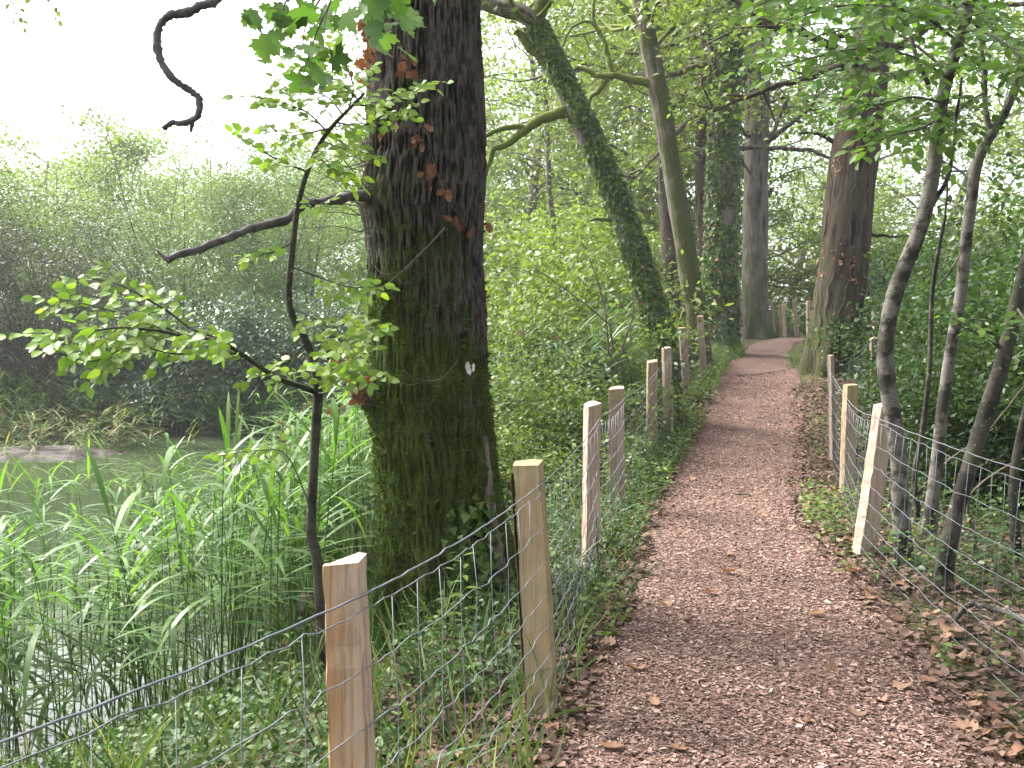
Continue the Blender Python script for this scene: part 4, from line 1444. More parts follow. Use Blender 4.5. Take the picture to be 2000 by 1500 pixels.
def fence(name, label, posts, side, seed):
    """posts: (base x, base y, top point or None, height, width, depth, rot, material, options)"""
    rng = np.random.default_rng(seed)
    o0 = A([posts[0][0][0], posts[0][0][1], tz(*posts[0][0])])
    root = thing(name, o0, label, 'fence')
    ax = []
    for k, (bxy, top, wid, dep, rot, mat, opt) in enumerate(posts):
        g = tz(*bxy)
        bp = A([bxy[0], bxy[1], g])
        d = norm(A(top) - bp)
        near = bxy[1] < 10
        split_post(root, bp - d * .25, top, wid, dep, rot, M[mat], o0, seed * 50 + k, near, opt.get('wedge'), opt.get('bark'), opt.get('label'))
        ax.append((bp, A(top, float)))
    # attachment points
    n = len(ax)
    att = np.zeros((n, len(WIRE_F), 3))
    for k in range(n):
        a_, c_ = ax[max(k - 1, 0)][0], ax[min(k + 1, n - 1)][0]
        t = norm((c_ - a_)[:2])
        nrm_ = A([t[1], -t[0], 0]) * side
        for w_, f in enumerate(WIRE_F):
            bp, tp = ax[k]
            att[k, w_] = bp + (tp - bp) * f + nrm_ * (posts[k][2] * .5 + .006)
    lines = []
    for w_ in range(len(WIRE_F)):
        P = []
        for k in range(n - 1):
            a_, c_ = att[k, w_], att[k + 1, w_]
            L = np.linalg.norm(c_ - a_)
            m = 30 if min(ax[k][0][1], ax[k + 1][0][1]) < 10 else 14
            f = np.linspace(0, 1, m, endpoint=(k == n - 2))
            p = a_ * (1 - f)[:, None] + c_ * f[:, None]
            sag = (.030 if w_ else .022) * L * .6 * rng.uniform(.6, 1.4)
            p[:, 2] -= sag * 4 * f * (1 - f)
            j = rng.normal(size=(m, 3)) * (.0035 if w_ else .0015)
            j[0] = 0
            p = p + j * (np.sin(f * math.pi)[:, None] > .05)
            gz = terrain(p[:, 0], p[:, 1]) + .02
            p[:, 2] = np.maximum(p[:, 2], gz)
            P.append(p)
        p = np.vstack(P)
        lines.append(P)
        b = Buf()
        b.tube(p, .0027 if w_ == 0 else .0017, 5, True)
        b.build('line_wire', M['wire'], root, o0)
    far = Buf()
    for k in range(n - 1):
        L = np.linalg.norm(att[k + 1, 0] - att[k, 0])
        cnt = max(2, int(L / .165))
        nearspan = max(ax[k][0][1], ax[k + 1][0][1]) < 10
        for c in range(1, cnt):
            f = c / cnt
            pts_ = []
            for w_ in range(1, len(WIRE_F)):
                P = lines[w_][k]
                ff = f * (len(P) - 1)
                i = min(int(ff), len(P) - 2)
                pts_.append(P[i] + (P[i + 1] - P[i]) * (ff - i) + rng.normal(size=3) * .003)
            if nearspan:
                b = Buf()
                b.tube(A(pts_), .0013, 4, True)
                b.build('stay_wire', M['wire'], root, o0)
            else:
                far.tube(A(pts_), .0014, 3, False)
    if far.n:
        tag(far.build('stay_wires', M['wire'], root, o0), kind='stuff')
    return root


def pp(px, pytop, d, wpx, mat, rot=0.0, lean=(0, 0), dep=.85, pxb=None, **opt):
    """post from its pixel column, pixel of its top, depth and pixel width"""
    t = W(px, pytop, d)
    bx = W(pxb if pxb is not None else px, 900, d)[0]
    wid = wpx / F_PX * d
    return ((bx, d - lean[1]), t, wid, wid * dep, rot, mat, opt)


left_posts = [
    ((-1.15, .9), A([-1.16, .9, 1.08]), .11, .1, .2, 'post_brown', {}),
    pp(668, 1093, 2.35, 84, 'post_fresh', .12, pxb=692, dep=.75, wedge=True, label='fresh orange grained wedge shaped post nearest the camera'),
    pp(1030, 903, 4.0, 56, 'post_olive', -.1, pxb=1062, dep=.9, bark=True, label='olive weathered post with a strip of dark bark'),
    pp(1157, 788, 6.4, 31, 'post_pale', .5, pxb=1150, dep=.9),
    pp(1205, 757, 8.3, 31, 'post_brown', -.05, pxb=1209),
    pp(1275, 705, 11.0, 23, 'post_brown', .1, pxb=1273),
    pp(1301, 679, 12.6, 17, 'post_pale', .4, pxb=1304),
    pp(1332, 640, 15.2, 15, 'post_brown', .2, pxb=1341),
    pp(1368, 617, 17.0, 13, 'post_brown', -.2, pxb=1375),
    pp(1421, 592, 21.5, 12, 'post_brown', .1, pxb=1424),
    pp(1437, 580, 23.2, 8, 'post_fresh', .3, pxb=1445),
    pp(1447, 580, 24.4, 8, 'post_brown', .1, pxb=1449)]
fence('wire_fence', 'split post and wire mesh fence on the pond side of the path', left_posts, 1, 1)
right_posts = [
    ((1.75, .4), A([1.75, .4, 1.1]), .11, .1, .2, 'post_brown', {}),
    ((2.08, 3.3), A([2.10, 3.3, 1.08]), .11, .1, .5, 'post_brown', {}),
    pp(1728, 790, 6.8, 34, 'post_pale', .35, pxb=1688, dep=.9, label='pale post leaning away from the path before the saplings'),
    pp(1662, 751, 9.3, 24, 'post_olive', .1, pxb=1656),
    pp(1622, 694, 11.0, 13, 'post_pale', .7, pxb=1624),
    pp(1705, 660, 14.8, 15, 'post_brown', .3, pxb=1706),
    pp(1708, 606, 18.2, 11, 'post_pale', .2, pxb=1708)]
fence('wire_fence', 'split post and wire mesh fence on the woodland side of the path', right_posts, -1, 2)
far_posts = [pp(1579, 588, 26.5, 9, 'post_pale', .2, pxb=1576), pp(1552, 586, 28.2, 9, 'post_brown', .1), pp(1529, 594, 29.5, 6, 'post_pale', .5), pp(1523, 596, 31.5, 6, 'post_brown', .2), pp(1509, 590, 33, 6, 'post_brown', .3)]
fence('wire_fence', 'distant row of fence posts beyond the bend in the path', far_posts, 1, 3)

# ------------------------------------------------------------------ shrubs
def make_bush(name, label, cat, seed, rx, ry, h, clumps, per, leaf, wid, sig, leafmat, loc, stems=22, droop=.4, shell=.45, stemmat='twig', low=.05, rotz=0.0, tw_r=.018):
    rng = np.random.default_rng(seed)
    root = thing(name, loc, label, cat)
    root.rotation_euler = (0, 0, rotz)
    az = rng.uniform(0, 2 * math.pi, clumps)
    cphi = rng.uniform(0, 1, clumps)
    sphi = np.sqrt(1 - cphi ** 2)
    r = rng.uniform(shell, 1.0, clumps) ** .7
    lump = .72 + .56 * vnoise(np.stack([np.cos(az) * 2, np.sin(az) * 2, cphi * 2.5], -1), seed)
    r = r * lump
    c = np.stack([rx * np.cos(az) * (sphi * .75 + .25) * r, ry * np.sin(az) * (sphi * .75 + .25) * r, h * (low + (1 - low) * cphi * r)], -1)
    n = clumps * per
    pos = np.repeat(c, per, 0) + rng.normal(size=(n, 3)) * sig
    pos[:, 2] = np.maximum(pos[:, 2], .03)
    ax, nr = leaf_dirs(n, rng, droop)
    b = Buf()
    s = rng.uniform(leaf * .65, leaf * 1.25, n)
    b.leaves(T_FAR, pos, ax, nr, s, s * wid)
    b.build('foliage', M[leafmat], root, (0, 0, 0), False)
    b = Buf()
    for k in rng.integers(0, clumps, stems):
        e = c[k]
        s0 = A([rng.normal() * rx * .08, rng.normal() * ry * .08, -.1])
        mid = A([e[0] * .35, e[1] * .35, e[2] * .55]) + rng.normal(size=3) * .12 * h * .4
        b.tube(resample([s0, mid, e], 14), np.linspace(tw_r, tw_r * .25, 14), 5, False)
    b.build('stems', M[stemmat], root, (0, 0, 0))
    return root


def at(px, d, dz=0.0):
    x = (px - 1000) / F_PX * d
    return (x, d, tz(x, d) + dz)


# far bank: willows, thicket, overhanging bush
w1 = make_bush('willow_bush', 'broad silvery willow bush on the far bank left of the dead branch tip', 'bush', 101, 3.0, 2.3, 5.9, 320, 140, .10, .62, (.24, .24, .17), 'willow', at(330, 25.5), 34, .2, stemmat='bark_far', tw_r=.03)
copy_thing(w1, at(600, 26.0), 2.1, (1.0, 1.0, .98), 'silvery willow bush on the far bank just left of the big oak trunk')
copy_thing(w1, at(60, 26.0), 4.0, (1.0, 1.0, .86), 'silvery willow bush on the far bank at the left edge')
copy_thing(w1, at(820, 27.0), 5.2, (1.0, 1.0, .95), 'silvery willow bush hidden mostly behind the big oak trunk')
copy_thing(w1, at(470, 30.0), .8, (1.15, 1.1, 1.12), 'tall willow bush rising behind the bank willows in the middle of the left side')
copy_thing(w1, at(-120, 24.0), 3.0, (1.0, 1.0, .9), 'silvery willow bush cut off by the left picture edge')
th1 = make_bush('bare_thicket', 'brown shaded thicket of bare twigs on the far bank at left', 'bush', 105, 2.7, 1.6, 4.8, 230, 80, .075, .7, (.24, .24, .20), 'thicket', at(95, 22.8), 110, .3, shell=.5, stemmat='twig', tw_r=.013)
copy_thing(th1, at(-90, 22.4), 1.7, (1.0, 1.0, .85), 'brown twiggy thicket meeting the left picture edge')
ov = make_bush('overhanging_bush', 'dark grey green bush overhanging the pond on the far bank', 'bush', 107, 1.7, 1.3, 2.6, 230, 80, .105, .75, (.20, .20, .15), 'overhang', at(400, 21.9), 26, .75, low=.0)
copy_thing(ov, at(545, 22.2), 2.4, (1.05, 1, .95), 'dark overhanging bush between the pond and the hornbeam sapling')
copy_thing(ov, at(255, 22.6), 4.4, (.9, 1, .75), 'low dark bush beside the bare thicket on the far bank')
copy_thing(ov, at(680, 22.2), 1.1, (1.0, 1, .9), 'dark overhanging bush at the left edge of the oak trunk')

# middle: bright undergrowth between the oak and the leaning tree
hz = make_bush('hazel_shrub', 'bright green leafy shrub right of the oak trunk behind the third post', 'bush', 111, 1.3, 1.1, 1.5, 130, 75, .075, .95, (.24, .24, .07), 'hazel', at(1010, 11.5), 26, .3, shell=.3, tw_r=.01)
hlist = [(1075, 10.6, .80, 'low bright shrub behind the fence between third and fourth posts'), (1120, 12.8, .95, 'bright green shrub behind the fourth post'),
         (985, 14.0, 1.25, 'light green shrub half hidden by the right edge of the oak'), (1075, 15.0, 1.3, 'light green shrub below the mossy side branch'), (1085, 14.0, .95, 'yellow green shrub left of the leaning tree foot'),
         (1195, 12.6, .5, 'low green shrub beside the fifth post'), (1010, 18.0, 1.9, 'tall pale green shrub right of the oak at mid height'), (1045, 18.5, 1.7, 'tall pale green shrub left of the leaning ivy tree'),
         (1120, 19.5, 1.35, 'pale green shrub left of the leaning ivy tree foot'), (940, 20.0, 2.0, 'pale green shrub showing past the oak trunk edge'),
         (960, 9.4, .6, 'low leafy shrub at the right foot of the oak'), (1150, 24.5, 1.7, 'light green shrub under the canopy left of the leaning tree')]
hz2 = make_bush('dogwood_shrub', 'muted green shrub below the mossy side limb right of the oak', 'bush', 113, 1.4, 1.2, 1.7, 150, 62, .085, .8, (.22, .22, .12), 'oakleaf', at(1045, 16.5), 40, .45, shell=.35, tw_r=.011)
for k, (px, d, s, lab) in enumerate(hlist):
    copy_thing(hz2 if k in (2, 4, 6, 8, 10, 12) else hz, at(px, d), k * 1.9 + .7, (s, s, s * (1 + .1 * math.sin(k))), lab)
# right side: dark understorey
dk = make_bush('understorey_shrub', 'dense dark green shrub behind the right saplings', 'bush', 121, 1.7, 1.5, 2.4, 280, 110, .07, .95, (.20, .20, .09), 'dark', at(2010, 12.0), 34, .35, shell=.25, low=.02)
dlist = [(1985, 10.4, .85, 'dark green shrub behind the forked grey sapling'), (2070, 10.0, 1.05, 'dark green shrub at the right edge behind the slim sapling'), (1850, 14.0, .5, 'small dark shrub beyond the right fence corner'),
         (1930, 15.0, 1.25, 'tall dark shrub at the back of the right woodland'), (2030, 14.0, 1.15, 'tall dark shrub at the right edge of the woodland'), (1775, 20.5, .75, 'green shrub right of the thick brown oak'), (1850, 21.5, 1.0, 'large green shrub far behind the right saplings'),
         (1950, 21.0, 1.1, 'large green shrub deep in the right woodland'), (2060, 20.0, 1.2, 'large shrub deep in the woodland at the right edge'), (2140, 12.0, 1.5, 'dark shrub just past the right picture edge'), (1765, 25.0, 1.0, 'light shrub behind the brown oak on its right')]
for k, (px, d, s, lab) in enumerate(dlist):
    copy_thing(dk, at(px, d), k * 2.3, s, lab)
# beyond the bend
fs = make_bush('woodland_shrub', 'light green shrub behind the far fence posts', 'bush', 131, 2.4, 2.0, 3.6, 240, 75, .13, .9, (.36, .36, .14), 'farleaf', at(1560, 44), 30, .3, shell=.3)
fs.scale = (.7, .7, .45)
flist = [(1500, 46, .5, 'pale shrub between the far oak and the fence posts'), (1625, 48, .6, 'pale shrub left of the thick brown oak'), (1400, 36, 1.0, 'shaded shrub behind the ivy wrapped trunk'), (1330, 33, 1.1, 'shrub in the gap behind the slender mossy tree'), (1250, 31, 1.2, 'pale shrub behind the leaning tree'),
         (1170, 29, 1.2, 'pale shrub left of the leaning tree in the distance'), (1080, 28, 1.3, 'pale shrub deep in the wood left of centre'), (990, 28, 1.35, 'pale shrub deep in the wood beside the oak edge'), (1700, 36, 1.3, 'pale shrub behind the brown oak'), (1830, 40, 1.0, 'distant shrub filling the right woodland gap'), (1950, 38, 1.0, 'distant shrub behind the right edge saplings'), (2080, 30, 1.6, 'distant shrub beyond the right picture edge')]
for k, (px, d, s, lab) in enumerate(flist):
    copy_thing(fs, at(px, d), k * 1.3, s, lab)


# background trees
def wood_tree(name, label, seed, height, loc, limbs=26, leaves=420, leaf=.20, lean=0.0, r0=.26, low=.22):
    rng = np.random.default_rng(seed)
    root = thing(name, loc, label, 'tree')
    pts = [A([0, 0, -.2])]
    d = A([lean, 0, 1.0])
    for k in range(8):
        d = norm(d + rng.normal(size=3) * [.10, .10, 0])
        pts.append(pts[-1] + d * (height * .85 + .2) / 8)
    b = Buf()
    p, r, t, u, w = trunk_tube(b, A(pts), np.linspace(r0, r0 * .2, 9), 12, seed, ground=0.0, n=50)
    b.build('trunk', M['bark_far'], root, (0, 0, 0))
    bb, bl = Buf(), Buf()
    for k in range(limbs):
        f = rng.uniform(low, 1.0)
        i = int(f * 49)
        az = k * 2.4 + rng.normal() * .4
        ln = height * (.34 - .20 * max(0, f - .4)) * rng.uniform(.7, 1.2)
        leafy_limb(bb, bl, p[i], [math.cos(az), math.sin(az), .15 + .5 * f * rng.random()], ln, max(.03, r[i] * .4), rng, leaves, leaf, sig=(.5, .5, .22), subs=6)
    bb.build('branches', M['bark_far'], root, (0, 0, 0))
    bl.build('crown', M['farleaf'], root, (0, 0, 0), False)
    return root


t1 = wood_tree('woodland_tree', 'leafy tree rising behind the leaning ivy tree', 201, 15, at(1180, 33), 26)
t2 = wood_tree('woodland_tree', 'leafy tree at the back right of the far oak', 202, 16, at(1530, 62), 28)
t3 = wood_tree('woodland_tree', 'leafy tree at the right edge behind the saplings', 203, 11, at(2130, 31), 18, low=.25)
tl = [(t1, 1010, 36, 1.0, 'tall leafy tree behind the right edge of the big oak'), (t2, 1100, 42, 1.05, 'tall leafy tree far back left of the leaning tree'), (t3, 1260, 38, 1.1, 'leafy tree behind the slender mossy tree'), (t1, 1340, 44, 1.1, 'leafy tree in the distance left of the ivy wrapped trunk'),
      (t2, 1420, 40, .95, 'leafy tree directly behind the ivy wrapped trunk'), (t1, 1650, 50, 1.0, 'leafy tree behind the brown oak'), (t2, 1800, 46, 1.05, 'leafy tree far back behind the right saplings'),
      (t1, 900, 44, 1.0, 'leafy tree hidden behind the big oak trunk'), (t2, 950, 50, 1.1, 'far tree just right of the big oak trunk'), 
      (t2, 2200, 34, .9, 'leafy tree beyond the right picture edge'), (t3, 1150, 52, 1.2, 'farthest tree left of the leaning tree'), ]
for k, (s, px, d, sc_, lab) in enumerate(tl):
    copy_thing(s, at(px, d), k * 1.1 + .4, sc_, lab)
for k, (x, y, lab) in enumerate([(4.6, -6.5, 'unseen woodland tree added behind the viewpoint right of the path'), (-3.6, -8.0, 'unseen woodland tree added behind the viewpoint left of the path'), (8.5, -1.5, 'unseen woodland tree added right of the viewpoint outside the picture'),
                                  (1.6, -15.0, 'unseen woodland tree added far behind the viewpoint beside the path'), (10.0, 5.0, 'unseen woodland tree added outside the picture right of the saplings'), (7.0, -13.0, 'unseen woodland tree added farthest behind the viewpoint on the right')]):
    copy_thing((t1, t2)[k % 2], (x, y, tz(x, y)), k * 1.9, .85, lab)  # unseen trees round the viewpoint, added to darken the faces turned towards it
# pale trees over the willows on the left
l1 = wood_tree('bank_tree', 'pale hazy tree top rising above the willows left of centre', 211, 9.5, at(215, 37), 22, 420, .19, low=.3)
for k, (px, d, sc_, lab) in enumerate([(130, 40, .92, 'pale hazy tree top above the willows at far left'), (20, 36, .85, 'pale hazy tree top at the left edge'), (430, 42, .85, 'pale hazy tree top behind the hanging dead limb'), (610, 42, .95, 'pale hazy tree top left of the big oak'), (320, 44, .9, 'pale hazy tree top between the two left tree tops'), (760, 40, 1.0, 'pale tree top hidden behind the big oak')]):
    copy_thing(l1, at(px, d), k * 1.7 + 1, sc_, lab)

# closing wall of distant wood
rw = np.random.default_rng(301)
b = Buf()
n = 26000
x = rw.uniform(-60, 75, n)
y = 66 + rw.uniform(-5, 8, n)
top = 7 + 9 * fbm(np.stack([x * .12, 0 * x, 0 * x], -1), 3, 6) * sstep(-30, 0, x) * (1 - .75 * sstep(12, 24, x)) + 1.2 * rw.normal(size=n) - 2.0 * sstep(10, 24, x)
z = rw.uniform(0, 1, n) * top
k = fbm(np.stack([x * .35, y * .3, z * .35], -1), 3, 12) > .40
x, y, z = x[k], y[k], z[k]
ax, nr = leaf_dirs(len(x), rw)
b.leaves(T_FAR, np.stack([x, y, z + .3], -1), ax, nr, rw.uniform(.45, .85, len(x)), None)
tag(b.build('distant_wood', M['farleaf'], None, (0, 66, 0), False), 'far mass of woodland closing the view', kind='stuff')

# ------------------------------------------------------------------ reeds
def reed_leaf_strip(ln, wid, arch, n=6):
    t = np.linspace(0, 1, n + 1)
    y = ln * (t - .12 * arch * t ** 2)
    z = ln * (.30 * t - (.14 + .62 * arch) * t ** 2)
    w = wid * np.sin(np.clip(t * .92 + .10, 0, 1) * math.pi) ** .7
    v = np.vstack([np.stack([-w / 2, y, z + w * .15], -1), np.stack([w / 2, y, z + w * .15], -1)])
    i = np.arange(n)
    return v, np.stack([i, i + 1, n + 1 + i + 1, n + 1 + i], -1)


STRIPS = [reed_leaf_strip(1.0, w, a) for w, a in ((.060, .12), (.066, .30), (.055, .02), (.062, .65))]
STRIP_ME = []
for v, q in STRIPS:
    b = Buf()
    b.add(v, q)
    STRIP_ME.append(b.mesh('leaf', M['reed'], smooth=True))


def reed_spec(rng, h):
    """stem polyline and leaf placements of one reed"""
    lean = rng.normal(size=2) * .10
    t = np.linspace(0, 1, 6)
    stem = np.stack([lean[0] * h * t ** 1.6, lean[1] * h * t ** 1.6, h * t], -1)
    L = []
    m = int(rng.integers(6, 10))
    wind = rng.choice([0, math.pi]) + rng.normal() * .6
    for k in range(m):
        f = .44 + .55 * k / (m - 1)
        p = A([np.interp(f, t, stem[:, a]) for a in range(3)])
        a = (wind if rng.random() < .65 else rng.uniform(0, 2 * math.pi)) + rng.normal() * .3
        up = .25 + .9 * f * rng.random()
        L.append((p, a, up, rng.uniform(.28, .50) * (1.1 - .35 * abs(f - .6)), int(rng.integers(0, 4))))
    return stem, L


def rot_leaf(p, a, up, ln):
    ca, sa = math.cos(a), math.sin(a)
    fw = A([ca, sa, 0])
    cu, su = math.cos(up - .5), math.sin(up - .5)
    yv = fw * cu + A([0, 0, 1]) * su
    zv = -fw * su + A([0, 0, 1]) * cu
    xv = np.cross(yv, zv)
    m = np.eye(4)
    m[:3, 0], m[:3, 1], m[:3, 2], m[:3, 3] = xv * ln, yv * ln, zv * ln, p
    return m


def plume(buf, p, rng, ln=.18):
    d = norm([rng.normal() * .5, rng.normal() * .3, .6])
    n = 70
    f = rng.random(n)
    c = p + f[:, None] * ln * d + [0, 0, 0] - np.stack([0 * f, 0 * f, .10 * ln * f ** 2 * 3], -1) + rng.normal(size=(n, 3)) * .012
    buf.leaves(T_FAR, c, d + rng.normal(size=(n, 3)) * .5 - [0, 0, .5], rng.normal(size=(n, 3)), rng.uniform(.02, .04, n))


rr_ = np.random.default_rng(401)


def reed_spots(n, fx):
    out = []
    while len(out) < n:
        s = fx()
        if s is not None:
            out.append(s)
    return out


def spot_shore():
    y = 4.9 + 4.6 * rr_.random() ** 1.3
    sx = np.interp(y, [4.9, 5.9, 7, 8.6, 10.5], [-2.5, -2.05, -1.8, -1.65, -1.65])
    x = sx + rr_.normal() * 1.0 - .65
    if x < -.52 * y - .3 or x > -.95:
        return None
    if vnoise([[x * 1.5, y * 1.5, 0]], 3)[0] < .42:
        return None
    if x < -2.4 and rr_.random() < .2:
        return None
    return x, y, rr_.uniform(.85, 1.2) if x < -1.9 else rr_.uniform(1.05, 1.5)


spots = reed_spots(300, spot_shore)
spots.sort(key=lambda s: s[1])
VAR = []
for k in range(9):
    stem, L = reed_spec(np.random.default_rng(500 + k), 1.0)
    b = Buf()
    b.tube(stem, np.linspace(.0045, .002, 6), 4, False)
    for p, a, up, ln, v in L:
        m = rot_leaf(p, a, up, ln)
        vv = STRIPS[v][0] @ m[:3, :3].T + m[:3, 3]
        b.add(vv, STRIPS[v][1])
    stem_b = Buf()
    stem_b.tube(stem, np.linspace(.0045, .002, 6), 5, False)
    VAR.append((b.mesh('reed', M['reed']), stem_b.mesh('stem', M['reed']), L))
for k, (x, y, h) in enumerate(spots):
    z = max(tz(x, y), WATER_Z - .25)
    full, stem_me, L = VAR[k % 9]
    if x < -.36 * y:
        lab, grp = 'green reed standing in the water towards the left picture edge', 'reeds at the left edge of the bed'
    elif x > -.24 * y:
        lab, grp = 'tall green reed close by the slim hornbeam sapling stem', 'reeds beside the hornbeam sapling'
    elif y < 6.4:
        lab, grp = 'green reed at the near water edge behind the lowest fence wires', 'reeds at the near water edge'
    else:
        lab, grp = 'tall green reed in the middle of the reed bed', 'reeds in the middle of the bed'
    rz = rr_.normal() * .5 + (math.pi if rr_.random() < .4 else 0)
    if k < 50:
        o = thing('reed', (x, y, z), lab, 'reed', grp)
        child('stem', stem_me, o)
        for p, a, up, ln, v in L:
            child('leaf', STRIP_ME[v], o, Matrix(rot_leaf(p, a, up, ln).tolist()))
    else:
        o = bpy.data.objects.new('reed', full)
        COL.objects.link(o)
        o.location = (x, y, z)
        tag(o, lab, 'reed', grp)
    o.rotation_euler = (rr_.normal() * .06, rr_.normal() * .06, rz)
    o.scale = (1.0, 1.0, h + max(0, WATER_Z - z))


def reed_mass(name, label, pts, mat, plumes=0, seed=0, green=M['reed']):
    rng = np.random.default_rng(seed)
    b = Buf()
    pl = Buf()
    for k, (x, y, h) in enumerate(pts):
        z = max(tz(x, y), WATER_Z - .2)
        stem, L = reed_spec(rng, h)
        stem = stem + [x, y, z]
        b.tube(stem, np.linspace(.0045, .002, 6), 3, False)
        for p, a, up, ln, v in L:
            m = rot_leaf(p + [x, y, z], a, up, ln)
            b.add(STRIPS[v][0] @ m[:3, :3].T + m[:3, 3], STRIPS[v][1])
        if k < plumes:
            plume(pl, stem[-1], rng)
    o = b.build(name, mat, None, (pts[0][0], pts[0][1], 0))
    tag(o, label, 'reeds', kind='stuff')
    if pl.n:
        tag(pl.build('plumes', M['plume'], o, (pts[0][0], pts[0][1], 0), False), 'brown feathery reed plumes')
    return o


# far part of the near bed, reeds behind the oak, reeds on the far bank
def spot_back():
    y = rr_.uniform(7.2, 13.5)
    sx = np.interp(y, [5.9, 7, 8.6, 10.5, 13.5], [-2.35, -2.05, -1.85, -1.75, -2.1])
    x = sx + rr_.normal() * .75 + .45
    return (x, y, rr_.uniform(1.15, 1.7)) if -.27 * y < x < -.02 * y - .3 else None


reed_mass('reeds', 'thick mass of reeds behind the near reed bed', reed_spots(330, spot_back), M['reed'], 26, 5)


def spot_mid():
    y = rr_.uniform(9.5, 17)
    x = rr_.uniform(-.02, .10) * y + rr_.normal() * .4
    return (x, y, rr_.uniform(1.0, 1.5)) if fbm([[x, y, 0]], 2, 5)[0] > .45 and x < path_x(y) - path_w(y) - .75 else None


reed_mass('reeds', 'blue green reeds among the shrubs right of the oak', reed_spots(300, spot_mid), M['reedblue'], 12, 6)


def spot_far():
    x = rr_.uniform(-11.5, -4.2)
    y = np.interp(x, [-11.5, -8, -5, -3.6], [20.0, 21.2, 20.9, 19.4]) + rr_.normal() * .55
    return x, y, rr_.uniform(.6, 1.25)


reed_mass('reeds', 'straggling reeds and grass along the far pond bank', reed_spots(330, spot_far), M['reed'], 14, 7)


def spot_isl():
    a = rr_.uniform(0, 6.28)
    return -8.6 + 1.5 * math.cos(a) + rr_.normal() * .5, 18.6 + .8 * math.sin(a) + rr_.normal() * .3, rr_.uniform(.4, .95)


reed_mass('reeds', 'grass tufts round the mud flat in the pond', reed_spots(110, spot_isl), M['drygrass'], 6, 8)

# ------------------------------------------------------------------ ground cover, weeds, litter, chips
rg = np.random.default_rng(601)
FX = A([[p[0][0], p[0][1]] for p in left_posts])
RX = A([[p[0][0], p[0][1]] for p in right_posts])


def fence_x(y): return np.interp(y, FX[:, 1], FX[:, 0])
def rfence_x(y): return np.interp(y, RX[:, 1], RX[:, 0])


def put_leaves(buf, x, y, hmax, size, tmpl, rng, flat=1.0):
    n = len(x)
    z = terrain(x, y) + .012 + rng.random(n) ** 1.5 * hmax
    ax = np.column_stack([rng.normal(size=(n, 2)), -.15 + .3 * rng.normal(size=n)])
    nr = rng.normal(size=(n, 3)) * .42 + [0, -.15, flat]
    buf.leaves(tmpl, np.stack([x, y, z], -1), ax, nr, rng.uniform(size * .55, size * 1.3, n))


def mask(x, y, f, seed, th): return fbm(np.stack([x * f, y * f, 0 * x], -1), 3, seed) > th


# left bank
cov = Buf()
n = 62000
y = 1.8 + 11 * rg.random(n) ** 1.4
x = fence_x(y) + rg.uniform(-2.6, .30, n)
d = poly_sdf(x, y, POND)
k = (d > -.05) & (mask(x, y, 1.3, 2, .40)) & (x < path_x(y) - path_w(y) + .12)
k &= ~((np.hypot(x - OAK_BASE[0], y - OAK_D) < .42))
k &= ~((x > fence_x(y) - .05) & (y < 6.5) & ~mask(x, y, 2.2, 14, .56))
x, y = x[k], y[k]
put_leaves(cov, x, y, .22, .034, T_LEAF, rg)
tag(cov.build('ground_cover', M['cover'], None, (0, 6, 0), False), 'ivy and bramble leaves carpeting the near bank', kind='stuff')
# brighter herbs by the posts and along the edges of the path
cov = Buf()
n = 26000
y = 3 + 22 * rg.random(n) ** 1.2
s = rg.random(n) < .62
lo = fence_x(y) - .9
xl = path_x(y) - path_w(y)
xr = path_x(y) + path_w(y)
x = np.where(s, xl + .12 - np.abs(rg.normal(size=n)) * .55, xr - .08 + np.abs(rg.normal(size=n)) * .45)
k = mask(x, y, .9, 7, .50) & ~((~s) & (y > 8.5) & (y < 15) & (x < rfence_x(y) + .1))
k &= ~((y < 6.2) & ~mask(x, y, 2.0, 15, .60))
x, y = x[k], y[k]
put_leaves(cov, x, y, .26, .040, T_LEAF, rg)
tag(cov.build('ground_cover', M['herb'], None, (2, 9, 0), False), 'light green herbs fringing the path', kind='stuff')
# right woodland floor
cov = Buf()
n = 26000
y = 3 + 13 * rg.random(n) ** 1.1
x = rfence_x(y) + .05 + np.abs(rg.normal(size=n)) * 2.2
k = mask(x, y, .8, 9, .47) & ~((y < 6.0) & ~mask(x, y, 1.6, 16, .55))
x, y = x[k], y[k]
put_leaves(cov, x, y, .30, .045, T_LEAF, rg)
tag(cov.build('ground_cover', M['dark'], None, (4, 8, 0), False), 'dark ivy and bramble on the right woodland floor', kind='stuff')
# marshy herb layer between the oak and the leaning tree
cov = Buf()
n = 40000
y = 8.5 + 14 * rg.random(n)
x = fence_x(y) + .1 - np.abs(rg.normal(size=n)) * 2.0
k = (poly_sdf(x, y, POND) > 0) & mask(x, y, .7, 10, .40)
x, y = x[k], y[k]
put_leaves(cov, x, y, np.where((y > 13) & (x > fence_x(y) - 1.2), .28, .5), .06, T_FAR, rg)
tag(cov.build('ground_cover', M['hazel'], None, (1, 14, 0), False), 'bright herb layer behind the fence', kind='stuff')
# far bank herbs
cov = Buf()
n = 22000
x = rg.uniform(-16, 0, n)
y = 21.5 + rg.random(n) * 6 - .05 * x
k = (poly_sdf(x, y, POND) > 0) & mask(x, y, .5, 11, .42)
x, y = x[k], y[k]
put_leaves(cov, x, y, .5, .09, T_FAR, rg)
tag(cov.build('ground_cover', M['overhang'], None, (-8, 23, 0), False), 'low growth under the far bank bushes', kind='stuff')


